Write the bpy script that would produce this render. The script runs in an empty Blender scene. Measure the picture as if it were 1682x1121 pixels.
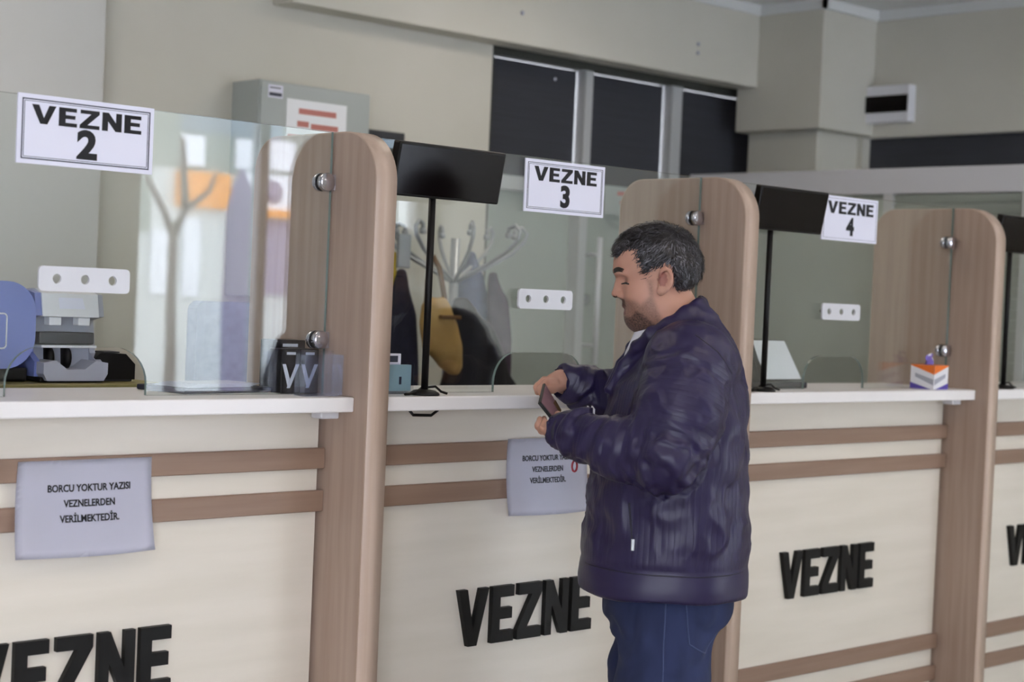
import bpy, bmesh, math, random
import numpy as np
from mathutils import Vector, Matrix, noise
from mathutils.bvhtree import BVHTree

sc = bpy.context.scene
COL = sc.collection
random.seed(7)
rng = np.random.default_rng(5)
PI = math.pi

# ------------------------------------------------------------------ camera, world, exposure
cam_d = bpy.data.cameras.new('camera')
cam = bpy.data.objects.new('camera', cam_d)
COL.objects.link(cam)
F_ = Vector((0.68415, 0.72887, -0.02623)).normalized()
R_ = Vector((0.729, -0.683, 0.043))
R_ = (R_ - F_ * R_.dot(F_)).normalized()
U_ = R_.cross(F_)
cam.matrix_world = Matrix(((R_.x, U_.x, -F_.x, -2.307), (R_.y, U_.y, -F_.y, -3.074),
                           (R_.z, U_.z, -F_.z, 1.459), (0, 0, 0, 1)))
cam_d.sensor_width = 36.0
cam_d.lens = 59.08
cam_d.clip_start = 0.05
cam_d.dof.use_dof = True
cam_d.dof.focus_distance = 3.9
cam_d.dof.aperture_fstop = 3.2
sc.camera = cam

world = bpy.data.worlds.new('daylight')
sc.world = world
world.use_nodes = True
bg = world.node_tree.nodes['Background']
bg.inputs[0].default_value = (0.89, 0.91, 1.0, 1)
bg.inputs[1].default_value = 13.0

sc.view_settings.view_transform = 'Standard'
sc.view_settings.look = 'None'
sc.view_settings.gamma = 1.0
sc.view_settings.use_curve_mapping = False
sc.view_settings.exposure = 0.22
LAMP = 6.6          # emission of the ceiling light panels
sc.cycles.max_bounces = 10
sc.cycles.transparent_max_bounces = 24
sc.cycles.caustics_reflective = False
sc.cycles.caustics_refractive = False


# ------------------------------------------------------------------ materials
def lin(c):
    return tuple(((v / 255) / 12.92 if v / 255 <= 0.04045 else ((v / 255 + 0.055) / 1.055) ** 2.4) for v in c)


def mat(name, rgb, rough=0.5, metal=0.0, spec=0.5, emit=None, estr=0.0):
    m = bpy.data.materials.new(name)
    m.use_nodes = True
    b = m.node_tree.nodes['Principled BSDF']
    b.inputs['Base Color'].default_value = (*lin(rgb), 1)
    b.inputs['Roughness'].default_value = rough
    b.inputs['Metallic'].default_value = metal
    b.inputs['Specular IOR Level'].default_value = spec
    if emit:
        b.inputs['Emission Color'].default_value = (*lin(emit), 1)
        b.inputs['Emission Strength'].default_value = estr
    return m


def nd(m, t, **kw):
    n = m.node_tree.nodes.new(t)
    for k, v in kw.items():
        setattr(n, k, v)
    return n


def ln(m, a, b):
    m.node_tree.links.new(a, b)


def noisy(name, rgb, rgb2, scale=(1, 1, 1), nscale=6.0, rough=0.5, bump=0.0, detail=4.0, spec=0.5, lo=0.35, hi=0.65):
    """two-tone noise material in object space; scale stretches it into grain"""
    m = mat(name, rgb, rough, spec=spec)
    b = m.node_tree.nodes['Principled BSDF']
    tc = nd(m, 'ShaderNodeTexCoord')
    mp = nd(m, 'ShaderNodeMapping')
    mp.inputs['Scale'].default_value = scale
    ln(m, tc.outputs['Object'], mp.inputs[0])
    nz = nd(m, 'ShaderNodeTexNoise')
    nz.inputs['Scale'].default_value = nscale
    nz.inputs['Detail'].default_value = detail
    ln(m, mp.outputs[0], nz.inputs['Vector'])
    cr = nd(m, 'ShaderNodeValToRGB')
    cr.color_ramp.elements[0].position = lo
    cr.color_ramp.elements[1].position = hi
    cr.color_ramp.elements[0].color = (*lin(rgb), 1)
    cr.color_ramp.elements[1].color = (*lin(rgb2), 1)
    ln(m, nz.outputs[0], cr.inputs[0])
    ln(m, cr.outputs[0], b.inputs['Base Color'])
    if bump:
        bp = nd(m, 'ShaderNodeBump')
        bp.inputs['Strength'].default_value = bump
        bp.inputs['Distance'].default_value = 0.01
        ln(m, nz.outputs[0], bp.inputs['Height'])
        ln(m, bp.outputs[0], b.inputs['Normal'])
    return m


def glass(name, tint, ior=1.5, rough=0.0):
    """thin clear sheet: see-through plus a Fresnel mirror, the same for every ray"""
    m = bpy.data.materials.new(name)
    m.use_nodes = True
    nt = m.node_tree
    nt.nodes.remove(nt.nodes['Principled BSDF'])
    out = nt.nodes['Material Output']
    tr = nd(m, 'ShaderNodeBsdfTransparent')
    tr.inputs[0].default_value = (*tint, 1)
    gl = nd(m, 'ShaderNodeBsdfGlossy')
    gl.inputs['Roughness'].default_value = rough
    gl.inputs['Color'].default_value = (1, 1, 1, 1)
    geo = nd(m, 'ShaderNodeNewGeometry')
    mm = nd(m, 'ShaderNodeMapRange')
    mm.inputs['To Min'].default_value = ior
    mm.inputs['To Max'].default_value = 1 / ior
    ln(m, geo.outputs['Backfacing'], mm.inputs['Value'])
    fr = nd(m, 'ShaderNodeFresnel')
    ln(m, mm.outputs[0], fr.inputs['IOR'])
    mx = nd(m, 'ShaderNodeMixShader')
    ln(m, fr.outputs[0], mx.inputs[0])
    ln(m, tr.outputs[0], mx.inputs[1])
    ln(m, gl.outputs[0], mx.inputs[2])
    ln(m, mx.outputs[0], out.inputs['Surface'])
    return m


M = {}
M['wall'] = noisy('wall_paint', (212, 209, 199), (206, 203, 192), nscale=1.5, rough=0.8, spec=0.2)
M['wall2'] = noisy('wall_paint_grey', (208, 208, 206), (202, 203, 200), nscale=1.5, rough=0.8, spec=0.2)
M['ceiling'] = noisy('ceiling_paint', (226, 227, 226), (220, 222, 222), nscale=2, rough=0.8, spec=0.2)
M['floor'] = noisy('floor_tile', (176, 170, 160), (164, 158, 148), nscale=5, rough=0.35)
M['wood'] = noisy('wood_laminate', (174, 152, 138), (161, 138, 124), scale=(14, 14, 0.7), nscale=3.0, rough=0.45, bump=0.04)
M['wood_lit_edge'] = noisy('wood_lit_edge_band', (194, 172, 156), (184, 161, 145), scale=(20, 20, 0.8), nscale=3.0, rough=0.4)  # paler than the boards: brighter edge lighting put into the band colour
M['wood_rail'] = noisy('wood_rail', (150, 124, 108), (140, 114, 98), scale=(0.8, 14, 14), nscale=3.0, rough=0.5)
M['panel'] = noisy('cream_laminate', (227, 219, 208), (220, 212, 200), scale=(1.0, 6, 9), nscale=2.0, rough=0.45)
M['ledge'] = noisy('white_worktop', (238, 235, 236), (233, 230, 231), nscale=4, rough=0.35)
M['black'] = mat('black_plastic', (17, 16, 18), 0.45, spec=0.25)
M['screen'] = mat('black_screen', (10, 6, 7), 0.15, spec=0.15)
M['letter'] = mat('black_acrylic', (19, 19, 20), 0.5, spec=0.25)
M['ink'] = mat('black_ink', (18, 18, 26), 0.7)
M['ink_soft'] = mat('grey_ink', (62, 62, 72), 0.7)
M['paper'] = mat('paper', (226, 226, 240), 0.7)
M['sign'] = mat('sign_board', (230, 231, 248), 0.5)
M['sign_border'] = mat('sign_border', (52, 56, 74), 0.6)
M['chrome'] = mat('chrome', (205, 205, 215), 0.18, 1.0)
M['steel'] = mat('grey_steel', (165, 168, 172), 0.4, 0.6)
M['white_plastic'] = mat('white_plastic', (228, 228, 234), 0.35)
M['grey_plastic'] = mat('grey_plastic', (166, 168, 182), 0.4)
M['blue_plastic'] = noisy('lilac_blue_plastic', (122, 134, 196), (114, 126, 190), nscale=3, rough=0.4)
M['dark_slot'] = mat('dark_slot', (52, 54, 60), 0.5)
M['glass'] = glass('clear_glass', (0.955, 0.975, 0.968))
M['glass_edge'] = mat('glass_edge', (104, 122, 118), 0.2)
M['acrylic'] = glass('clear_acrylic', (0.93, 0.94, 0.97), 1.45)
M['acrylic_plate'] = mat('frosted_acrylic', (212, 213, 220), 0.3)
M['shop_glass'] = glass('shop_glass', (0.97, 0.985, 0.99))
M['pane_dark'] = noisy('frosted_pane', (172, 179, 171), (162, 169, 162), nscale=2, rough=0.35)
M['blind'] = noisy('charcoal_blind', (60, 62, 70), (55, 57, 64), scale=(1, 1, 40), nscale=3, rough=0.8)
M['alu'] = mat('aluminium', (190, 192, 194), 0.45, 0.0)
M['rail'] = mat('pale_rail', (206, 206, 212), 0.4)
M['frame_dark'] = mat('dark_frame', (60, 62, 58), 0.5)
M['metal_grey'] = noisy('grey_enamel', (176, 182, 180), (170, 177, 175), nscale=2, rough=0.45)
M['red_ink'] = mat('faded_red_ink', (198, 128, 120), 0.7)
M['olive'] = noisy('olive_tray', (140, 132, 84), (128, 120, 76), nscale=6, rough=0.5)
M['teal'] = mat('pale_teal_card', (160, 192, 196), 0.5)
M['orange'] = mat('orange_print', (232, 118, 44), 0.5)
M['purple'] = mat('violet_print', (92, 76, 170), 0.5)
M['tissue'] = mat('tissue_paper', (120, 106, 186), 0.8)
M['chair'] = noisy('blue_grey_fabric', (104, 116, 142), (94, 106, 132), nscale=40, rough=0.9)
M['coat_black'] = noisy('black_cloth', (26, 26, 32), (20, 20, 26), nscale=30, rough=0.9)
M['coat_navy'] = noisy('navy_cloth', (34, 36, 56), (26, 28, 46), nscale=30, rough=0.9)
M['reflection_blue'] = noisy('slate_blue_reflection', (84, 92, 122), (74, 82, 110), nscale=30, rough=0.9)
M['coat_maroon'] = noisy('plum_cloth', (74, 60, 76), (62, 50, 66), nscale=30, rough=0.9)
M['tan'] = noisy('tan_leather', (182, 146, 84), (164, 128, 70), nscale=12, rough=0.6)
M['tan_dark'] = mat('brown_strap', (112, 78, 42), 0.6)
M['yellow'] = noisy('mustard_scarf', (196, 172, 56), (180, 154, 46), nscale=20, rough=0.9)
M['rose'] = noisy('rose_lining', (150, 112, 126), (140, 102, 116), nscale=20, rough=0.6)
M['red'] = mat('red_keyring', (150, 22, 44), 0.4)
M['denim'] = noisy('denim', (40, 50, 88), (30, 38, 72), scale=(1, 1, 0.35), nscale=14, rough=0.9, bump=0.12)
M['stitch'] = mat('denim_stitch', (66, 76, 112), 0.9)
M['shirt'] = mat('white_cotton', (232, 232, 242), 0.9)
M['shoe'] = mat('black_leather', (24, 22, 22), 0.45)
M['facade'] = noisy('street_facade', (216, 218, 214), (200, 204, 202), nscale=0.6, rough=0.9)
M['cladding'] = noisy('grey_green_cladding', (150, 158, 150), (136, 146, 140), nscale=1.5, rough=0.9)
M['facade_win'] = mat('facade_window', (126, 140, 150), 0.3)
M['pavement'] = noisy('pavement', (216, 218, 222), (206, 208, 214), nscale=2, rough=0.9)
M['bark'] = noisy('bark', (112, 104, 104), (92, 86, 86), nscale=10, rough=0.95)
M['sign_orange'] = mat('shop_sign_orange', (240, 158, 62), 0.6)
M['sign_white'] = mat('shop_sign_white', (244, 246, 250), 0.6)
M['lilac'] = mat('grey_lilac_canvas', (150, 140, 160), 0.9)
M['lamp'] = mat('lamp_diffuser', (255, 255, 255), 0.5, emit=(255, 240, 222), estr=LAMP)
M['lamp_frame'] = mat('lamp_frame', (235, 235, 235), 0.5)


# ------------------------------------------------------------------ mesh helpers
class MB:
    """collects shapes into one bmesh"""

    def __init__(self):
        self.bm = bmesh.new()
        self.mi = 0

    def box(self, x0, x1, y0, y1, z0, z1, bevel=0.0, seg=2):
        r = bmesh.ops.create_cube(self.bm, size=1.0)
        vs = r['verts']
        for v in vs:
            v.co = Vector(((x0 + x1) / 2 + v.co.x * (x1 - x0), (y0 + y1) / 2 + v.co.y * (y1 - y0), (z0 + z1) / 2 + v.co.z * (z1 - z0)))
        es = list({e for v in vs for e in v.link_edges})
        fs = list({f for v in vs for f in v.link_faces})
        for f in fs:
            f.material_index = self.mi
        if bevel:
            r = bmesh.ops.bevel(self.bm, geom=es, offset=bevel, segments=seg, profile=0.5, affect='EDGES')
            for f in r['faces']:
                f.material_index = self.mi
        return self

    def tube(self, pts, rad, n=8, cap=True):
        """swept tube through points; rad a number or list"""
        pts = [Vector(p) for p in pts]
        rads = rad if isinstance(rad, (list, tuple)) else [rad] * len(pts)
        rings = []
        up = None
        for i, p in enumerate(pts):
            t = (pts[min(i + 1, len(pts) - 1)] - pts[max(i - 1, 0)]).normalized()
            if up is None:
                up = Vector((0, 0, 1)) if abs(t.z) < 0.9 else Vector((1, 0, 0))
            a = (up - t * up.dot(t)).normalized()
            b = t.cross(a)
            up = a
            rings.append([self.bm.verts.new(p + (a * math.cos(2 * PI * k / n) + b * math.sin(2 * PI * k / n)) * rads[i]) for k in range(n)])
        for r0, r1 in zip(rings, rings[1:]):
            for k in range(n):
                f = self.bm.faces.new((r0[k], r0[(k + 1) % n], r1[(k + 1) % n], r1[k]))
                f.smooth = True
                f.material_index = self.mi
        if cap:
            for r in (rings[0][::-1], rings[-1]):
                self.bm.faces.new(r).material_index = self.mi
        return self

    def lathe(self, prof, n=24, at=(0, 0, 0), axis='Z'):
        at = Vector(at)
        rings = []
        for r, h in prof:
            ring = []
            for k in range(n):
                a = 2 * PI * k / n
                c, s = r * math.cos(a), r * math.sin(a)
                co = {'Z': (c, s, h), 'Y': (c, h, s), 'X': (h, c, s)}[axis]
                ring.append(self.bm.verts.new(at + Vector(co)))
            rings.append(ring)
        for r0, r1 in zip(rings, rings[1:]):
            for k in range(n):
                f = self.bm.faces.new((r0[k], r0[(k + 1) % n], r1[(k + 1) % n], r1[k]))
                f.smooth = True
                f.material_index = self.mi
        for r in (rings[0][::-1], rings[-1]):
            self.bm.faces.new(r).material_index = self.mi
        return self

    def prism(self, poly, fn, d, side_mi=None):
        """poly: 2-D outline; fn(u,v,w)->3-D; extruded w from 0 to d"""
        a = [self.bm.verts.new(fn(u, v, 0)) for u, v in poly]
        b = [self.bm.verts.new(fn(u, v, d)) for u, v in poly]
        f0 = self.bm.faces.new(a)
        f1 = self.bm.faces.new(b[::-1])
        f0.material_index = f1.material_index = self.mi
        n = len(poly)
        for i in range(n):
            f = self.bm.faces.new((a[i], b[i], b[(i + 1) % n], a[(i + 1) % n]))
            f.material_index = self.mi if side_mi is None else side_mi
        return self

    def quad(self, *ps):
        f = self.bm.faces.new([self.bm.verts.new(p) for p in ps])
        f.material_index = self.mi
        return self

    def build(self, name, mats, parent=None, smooth=False):
        bm = self.bm
        bm.normal_update()
        bmesh.ops.triangulate(bm, faces=[f for f in bm.faces if len(f.verts) > 4])
        bmesh.ops.recalc_face_normals(bm, faces=bm.faces)
        me = bpy.data.meshes.new(name)
        bm.to_mesh(me)
        bm.free()
        for m in (mats if isinstance(mats, (list, tuple)) else [mats]):
            me.materials.append(m)
        if smooth:
            me.polygons.foreach_set('use_smooth', [True] * len(me.polygons))
        o = bpy.data.objects.new(name, me)
        COL.objects.link(o)
        o.parent = parent
        return o


def tag(o, label=None, cat=None, group=None, kind=None):
    if label:
        o['label'] = label
    if cat:
        o['category'] = cat
    if group:
        o['group'] = group
    if kind:
        o['kind'] = kind
    return o


def thing(name, label, cat, loc=(0, 0, 0), rz=0.0, group=None):
    o = bpy.data.objects.new(name, None)
    o.empty_display_size = 0.1
    COL.objects.link(o)
    o.location = loc
    o.rotation_euler = (0, 0, rz)
    return tag(o, label, cat, group)


def copy_tree(o, parent=None):
    c = o.copy()
    COL.objects.link(c)
    c.parent = parent
    for ch in list(o.children):
        copy_tree(ch, c)
    return c


def struct(o):
    return tag(o, kind='structure')


def text_obj(name, body, size, m, parent, fn, depth=0.001, bold=0.0, align='CENTER', xs=1.0):
    """lettering from the built-in font, as a mesh; fn(u,v,w)->3-D"""
    cu = bpy.data.curves.new(name, 'FONT')
    cu.body = body
    cu.size = size
    cu.align_x = align
    cu.align_y = 'CENTER'
    cu.extrude = depth / 2
    cu.offset = bold
    cu.resolution_u = 4
    o = bpy.data.objects.new(name, cu)
    COL.objects.link(o)
    dg = bpy.context.evaluated_depsgraph_get()
    me = bpy.data.meshes.new_from_object(o.evaluated_get(dg))
    bpy.data.objects.remove(o)
    for v in me.vertices:
        v.co = fn(v.co.x * xs, v.co.y, v.co.z)
    me.materials.clear()
    me.materials.append(m)
    me.name = name
    o = bpy.data.objects.new(name, me)
    COL.objects.link(o)
    o.parent = parent
    return o


GLYPH = {
    'V': (0.95, [(0, 1), (.27, 1), (.475, .3), (.68, 1), (.95, 1), (.61, 0), (.34, 0)]),
    'E': (0.72, [(0, 0), (0, 1), (.70, 1), (.70, .8), (.26, .8), (.26, .61), (.65, .61), (.65, .41), (.26, .41), (.26, .2), (.72, .2), (.72, 0)]),
    'Z': (0.80, [(.02, 1), (.79, 1), (.79, .82), (.31, .2), (.80, .2), (.80, 0), (0, 0), (0, .18), (.46, .8), (.02, .8)]),
    'N': (0.80, [(0, 0), (0, 1), (.25, 1), (.57, .45), (.57, 1), (.8, 1), (.8, 0), (.56, 0), (.23, .55), (.23, 0)]),
}


def vezne(x0, x1, z0, z1, y, depth):
    """outlines of the word across x0..x1; yields (letter, polygon)"""
    gap = 0.12
    tot = sum(GLYPH[c][0] for c in 'VEZNE') + 4 * gap
    s = (x1 - x0) / tot
    u = 0
    for c in 'VEZNE':
        w, poly = GLYPH[c]
        yield c, [(x0 + (u + a) * s, z0 + b * (z1 - z0)) for a, b in poly]
        u += w + gap


def arc(cx, cy, r, a0, a1, n=8):
    return [(cx + r * math.cos(math.radians(a0 + (a1 - a0) * i / n)), cy + r * math.sin(math.radians(a0 + (a1 - a0) * i / n))) for i in range(n + 1)]


def rrect(x0, x1, z0, z1, r, n=6):
    return (arc(x1 - r, z0 + r, r, -90, 0, n) + arc(x1 - r, z1 - r, r, 0, 90, n) + arc(x0 + r, z1 - r, r, 90, 180, n) + arc(x0 + r, z0 + r, r, 180, 270, n))


def XZ(y):
    return lambda u, v, w: Vector((u, y + w, v))


def YZ(x):
    return lambda u, v, w: Vector((x + w, u, v))


def curve2d(name, splines, depth, fn, m, parent, bevel=0.0):
    """flat plate with holes from closed outlines"""
    cu = bpy.data.curves.new(name, 'CURVE')
    cu.dimensions = '2D'
    cu.fill_mode = 'BOTH'
    cu.extrude = depth / 2
    cu.bevel_depth = bevel
    for pts in splines:
        sp = cu.splines.new('POLY')
        sp.points.add(len(pts) - 1)
        for p, (u, v) in zip(sp.points, pts):
            p.co = (u, v, 0, 1)
        sp.use_cyclic_u = True
    o = bpy.data.objects.new(name, cu)
    COL.objects.link(o)
    dg = bpy.context.evaluated_depsgraph_get()
    me = bpy.data.meshes.new_from_object(o.evaluated_get(dg))
    bpy.data.objects.remove(o)
    for v in me.vertices:
        v.co = fn(v.co.x, v.co.y, v.co.z)
    me.materials.clear()
    for mm in (m if isinstance(m, (list, tuple)) else [m]):
        me.materials.append(mm)
    o = bpy.data.objects.new(name, me)
    COL.objects.link(o)
    o.parent = parent
    return o


# ------------------------------------------------------------------ signed-distance modelling (figures and cloth)
class Field:
    def __init__(s, lo, hi, h):
        s.lo = np.array(lo, float)
        s.h = h
        s.n = np.ceil((np.array(hi) - s.lo) / h).astype(int) + 1
        s.f = np.full(s.n, 0.2, np.float32)

    def _blk(s, lo, hi, pad):
        a = np.clip(np.floor((np.array(lo) - pad - s.lo) / s.h).astype(int), 0, s.n - 1)
        b = np.clip(np.ceil((np.array(hi) + pad - s.lo) / s.h).astype(int) + 1, 1, s.n)
        sl = tuple(slice(i, j) for i, j in zip(a, b))
        ax = [(s.lo[i] + s.h * np.arange(a[i], b[i])).astype(np.float32) for i in range(3)]
        return sl, ax[0][:, None, None], ax[1][None, :, None], ax[2][None, None, :]

    def put(s, fn, lo, hi, k=0.02, sub=False):
        sl, X, Y, Z = s._blk(lo, hi, k + 0.04)
        g = fn(X, Y, Z).astype(np.float32)
        f = s.f[sl]
        if sub:
            g = -g
            h = np.maximum(k - np.abs(f - g), 0) / k
            s.f[sl] = np.maximum(f, g) + h * h * k / 4
        else:
            h = np.maximum(k - np.abs(f - g), 0) / k
            s.f[sl] = np.minimum(f, g) - h * h * k / 4
        return s

    def ell(s, c, r, k=0.02, sub=False, rot=None):
        c = np.array(c, float)
        r = np.array(r, float)
        R = np.array(Matrix(rot) if rot is not None else Matrix.Identity(3))
        ext = np.abs(R) @ r

        def fn(X, Y, Z):
            d = [X - c[0], Y - c[1], Z - c[2]]
            q = [R[0, i] * d[0] + R[1, i] * d[1] + R[2, i] * d[2] for i in range(3)]
            k0 = np.sqrt(sum((q[i] / r[i]) ** 2 for i in range(3)))
            k1 = np.sqrt(sum((q[i] / r[i] ** 2) ** 2 for i in range(3))) + 1e-6
            return k0 * (k0 - 1) / k1
        return s.put(fn, c - ext, c + ext, k, sub)

    def cone(s, a, b, ra, rb, k=0.02, sub=False):
        a = np.array(a, float)
        b = np.array(b, float)
        ab = b - a
        L2 = float(ab @ ab) + 1e-9
        rm = max(ra, rb)

        def fn(X, Y, Z):
            dx, dy, dz = X - a[0], Y - a[1], Z - a[2]
            t = np.clip((dx * ab[0] + dy * ab[1] + dz * ab[2]) / L2, 0, 1)
            return np.sqrt((dx - t * ab[0]) ** 2 + (dy - t * ab[1]) ** 2 + (dz - t * ab[2]) ** 2) - (ra + (rb - ra) * t)
        return s.put(fn, np.minimum(a, b) - rm, np.maximum(a, b) + rm, k, sub)

    def chain(s, pts, rads, k=0.02, sub=False):
        for i in range(len(pts) - 1):
            s.cone(pts[i], pts[i + 1], rads[i], rads[i + 1], k, sub)
        return s

    def tower(s, rows, k=0.02, p=2.4):
        """stack of superellipse sections: rows (z, xfront, xback, yhalf, ycentre)"""
        rows = np.array(rows, float)
        z0, z1 = rows[0, 0], rows[-1, 0]

        def fn(X, Y, Z):
            zz = np.clip(Z, z0, z1)
            it = lambda j: np.interp(zz, rows[:, 0], rows[:, j])
            xf, xb, yh, yc = it(1), it(2), it(3), it(4)
            rx = (xf - xb) / 2
            cx = (xf + xb) / 2
            rho = (np.abs((X - cx) / rx) ** p + np.abs((Y - yc) / yh) ** p) ** (1 / p)
            d = (rho - 1) * np.minimum(rx, yh)
            dz = np.maximum(z0 - Z, Z - z1)
            return np.maximum(d, dz + 0 * d)
        m = np.abs(rows[:, 1:]).max() * 2
        return s.put(fn, (rows[:, 2].min(), (rows[:, 4] - rows[:, 3]).min(), z0), (rows[:, 1].max(), (rows[:, 4] + rows[:, 3]).max(), z1), k)

    def mesh(s):
        """naive surface nets"""
        f = s.f
        ins = f < 0
        n = np.array(f.shape) - 1
        corners = [(i, j, k) for i in (0, 1) for j in (0, 1) for k in (0, 1)]
        cut = lambda a, c: a[c[0]:c[0] + n[0], c[1]:c[1] + n[1], c[2]:c[2] + n[2]]
        cnt = np.zeros(n, np.int8)
        for c in corners:
            cnt += cut(ins, c)
        act = (cnt > 0) & (cnt < 8)
        ijk = np.argwhere(act)
        idx = np.full(n, -1, np.int64)
        idx[act] = np.arange(len(ijk))
        vals = np.stack([f[ijk[:, 0] + c[0], ijk[:, 1] + c[1], ijk[:, 2] + c[2]] for c in corners], 1).astype(float)
        pos = np.zeros((len(ijk), 3))
        num = np.zeros(len(ijk))
        for a in range(8):
            for b in range(a + 1, 8):
                ca, cb = np.array(corners[a]), np.array(corners[b])
                if np.abs(ca - cb).sum() != 1:
                    continue
                va, vb = vals[:, a], vals[:, b]
                m = (va < 0) != (vb < 0)
                t = np.where(m, va / np.where(m, va - vb, 1), 0)
                pos += np.where(m[:, None], ca + t[:, None] * (cb - ca), 0)
                num += m
        V = s.lo + (ijk + pos / num[:, None]) * s.h
        quads = []
        for ax in range(3):
            u, v = (ax + 1) % 3, (ax + 2) % 3
            sl0 = [slice(None)] * 3
            sl1 = [slice(None)] * 3
            sl0[ax] = slice(0, -1)
            sl1[ax] = slice(1, None)
            a, b = ins[tuple(sl0)], ins[tuple(sl1)]
            e = np.argwhere(a != b)
            e = e[(e[:, u] > 0) & (e[:, v] > 0) & (e[:, u] < n[u]) & (e[:, v] < n[v])]
            fl = a[e[:, 0], e[:, 1], e[:, 2]]
            q = []
            for du, dv in ((0, 0), (1, 0), (1, 1), (0, 1)):
                p = e.copy()
                p[:, u] -= 1 - du
                p[:, v] -= 1 - dv
                q.append(idx[p[:, 0], p[:, 1], p[:, 2]])
            q = np.stack(q, 1)
            q[~fl] = q[~fl][:, ::-1]
            quads.append(q)
        return V, np.concatenate(quads)


def np_mesh(name, V, Q, m, parent=None, attrs=None):
    me = bpy.data.meshes.new(name)
    me.vertices.add(len(V))
    me.vertices.foreach_set('co', np.ascontiguousarray(V, np.float32).ravel())
    me.loops.add(len(Q) * 4)
    me.loops.foreach_set('vertex_index', np.ascontiguousarray(Q, np.int32).ravel())
    me.polygons.add(len(Q))
    me.polygons.foreach_set('loop_start', np.arange(0, len(Q) * 4, 4, dtype=np.int32))
    me.update(calc_edges=True)
    me.validate()
    me.polygons.foreach_set('use_smooth', [True] * len(me.polygons))
    for k, a in (attrs or {}).items():
        at = me.attributes.new(k, 'FLOAT', 'POINT')
        at.data.foreach_set('value', np.ascontiguousarray(a, np.float32))
    for mm in (m if isinstance(m, (list, tuple)) else [m]):
        me.materials.append(mm)
    o = bpy.data.objects.new(name, me)
    COL.objects.link(o)
    o.parent = parent
    return o


def normals(V, Q):
    a = np.cross(V[Q[:, 2]] - V[Q[:, 0]], V[Q[:, 3]] - V[Q[:, 1]])
    N = np.zeros_like(V)
    for i in range(4):
        np.add.at(N, Q[:, i], a)
    return N / (np.linalg.norm(N, axis=1, keepdims=True) + 1e-12)


def relax(V, Q, n=2, w=0.5):
    for _ in range(n):
        S = np.zeros_like(V)
        C = np.zeros(len(V))
        for i in range(4):
            for j in (1, 3):
                np.add.at(S, Q[:, i], V[Q[:, (i + j) % 4]])
                np.add.at(C, Q[:, i], 1)
        V = V + w * (S / C[:, None] - V)
    return V


def vnoise(V, sc_, seed=0.0, oct_=2):
    off = Vector((seed * 7.3, seed * 3.1, seed * 5.7))
    s = Vector(sc_)
    return np.array([noise.fractal(Vector((v[0] * s.x, v[1] * s.y, v[2] * s.z)) + off, 1.0, 2.0, oct_) for v in V])


def sstep(x, a, b):
    t = np.clip((x - a) / (b - a), 0, 1)
    return t * t * (3 - 2 * t)


def poly_sd(px, pz, poly):
    """signed distance to a polygon, negative inside"""
    P = np.array(poly, float)
    d = np.full(np.broadcast(px, pz).shape, 1e9)
    ins = np.zeros(d.shape, bool)
    for i in range(len(P)):
        a, b = P[i], P[(i + 1) % len(P)]
        e = b - a
        wx, wz = px - a[0], pz - a[1]
        t = np.clip((wx * e[0] + wz * e[1]) / (e @ e), 0, 1)
        d = np.minimum(d, (wx - t * e[0]) ** 2 + (wz - t * e[1]) ** 2)
        c = ((a[1] > pz) != (b[1] > pz)) & (px < (b[0] - a[0]) * (pz - a[1]) / (b[1] - a[1] + 1e-12) + a[0])
        ins ^= c
    d = np.sqrt(d)
    return np.where(ins, -d, d)


# ================================================================== THE SETTING
CEIL = 2.85
FLR = 0.001
struct(MB().box(-7, 9, -4.75, 2.3, -0.1, 0.0).build('floor', M['floor']))
struct(MB().box(-7.2, 4.44, -4.75, 2.3, CEIL, CEIL + 0.1).build('ceiling', M['ceiling']))
# back wall with the window opening x 2.28..4.24, z 0.9..2.49 ; a wall piece closes the rest
w = MB().box(-7, 2.28, 2.0, 2.2, 0, CEIL).box(2.28, 4.3, 2.0, 2.2, 2.49, CEIL).box(2.28, 4.3, 2.0, 2.2, 0, 0.85)
struct(w.build('wall_back', M['wall']))
# right wall with opening y 0.0..1.56, z 0.85..2.27
w = MB().box(4.24, 4.44, -4.75, -0.6, 0, CEIL).box(4.24, 4.44, -0.6, 1.57, 2.27, CEIL).box(4.24, 4.44, -0.6, 1.57, 0, 0.85).box(4.24, 4.44, 1.57, 2.2, 0, CEIL)
struct(w.build('wall_right', M['wall']))
struct(MB().box(-7.2, -7.0, -4.75, 2.2, 0, CEIL).build('wall_left', M['wall2']))
# front wall: shop-front opening at right, left one added to let in daylight
w = MB().box(-7, -5.6, -4.75, -4.6, 0, CEIL).box(-2.6, 2.2, -4.75, -4.6, 0, CEIL).box(4.16, 4.24, -4.75, -4.6, 0, CEIL)
w.box(-5.6, -2.6, -4.75, -4.6, 2.45, CEIL).box(2.2, 4.16, -4.75, -4.6, 2.45, CEIL)
w.box(-5.6, -2.6, -4.75, -4.6, 0, 0.12).box(2.2, 4.16, -4.75, -4.6, 0, 0.12)
struct(w.build('wall_front', M['wall2']))
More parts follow.
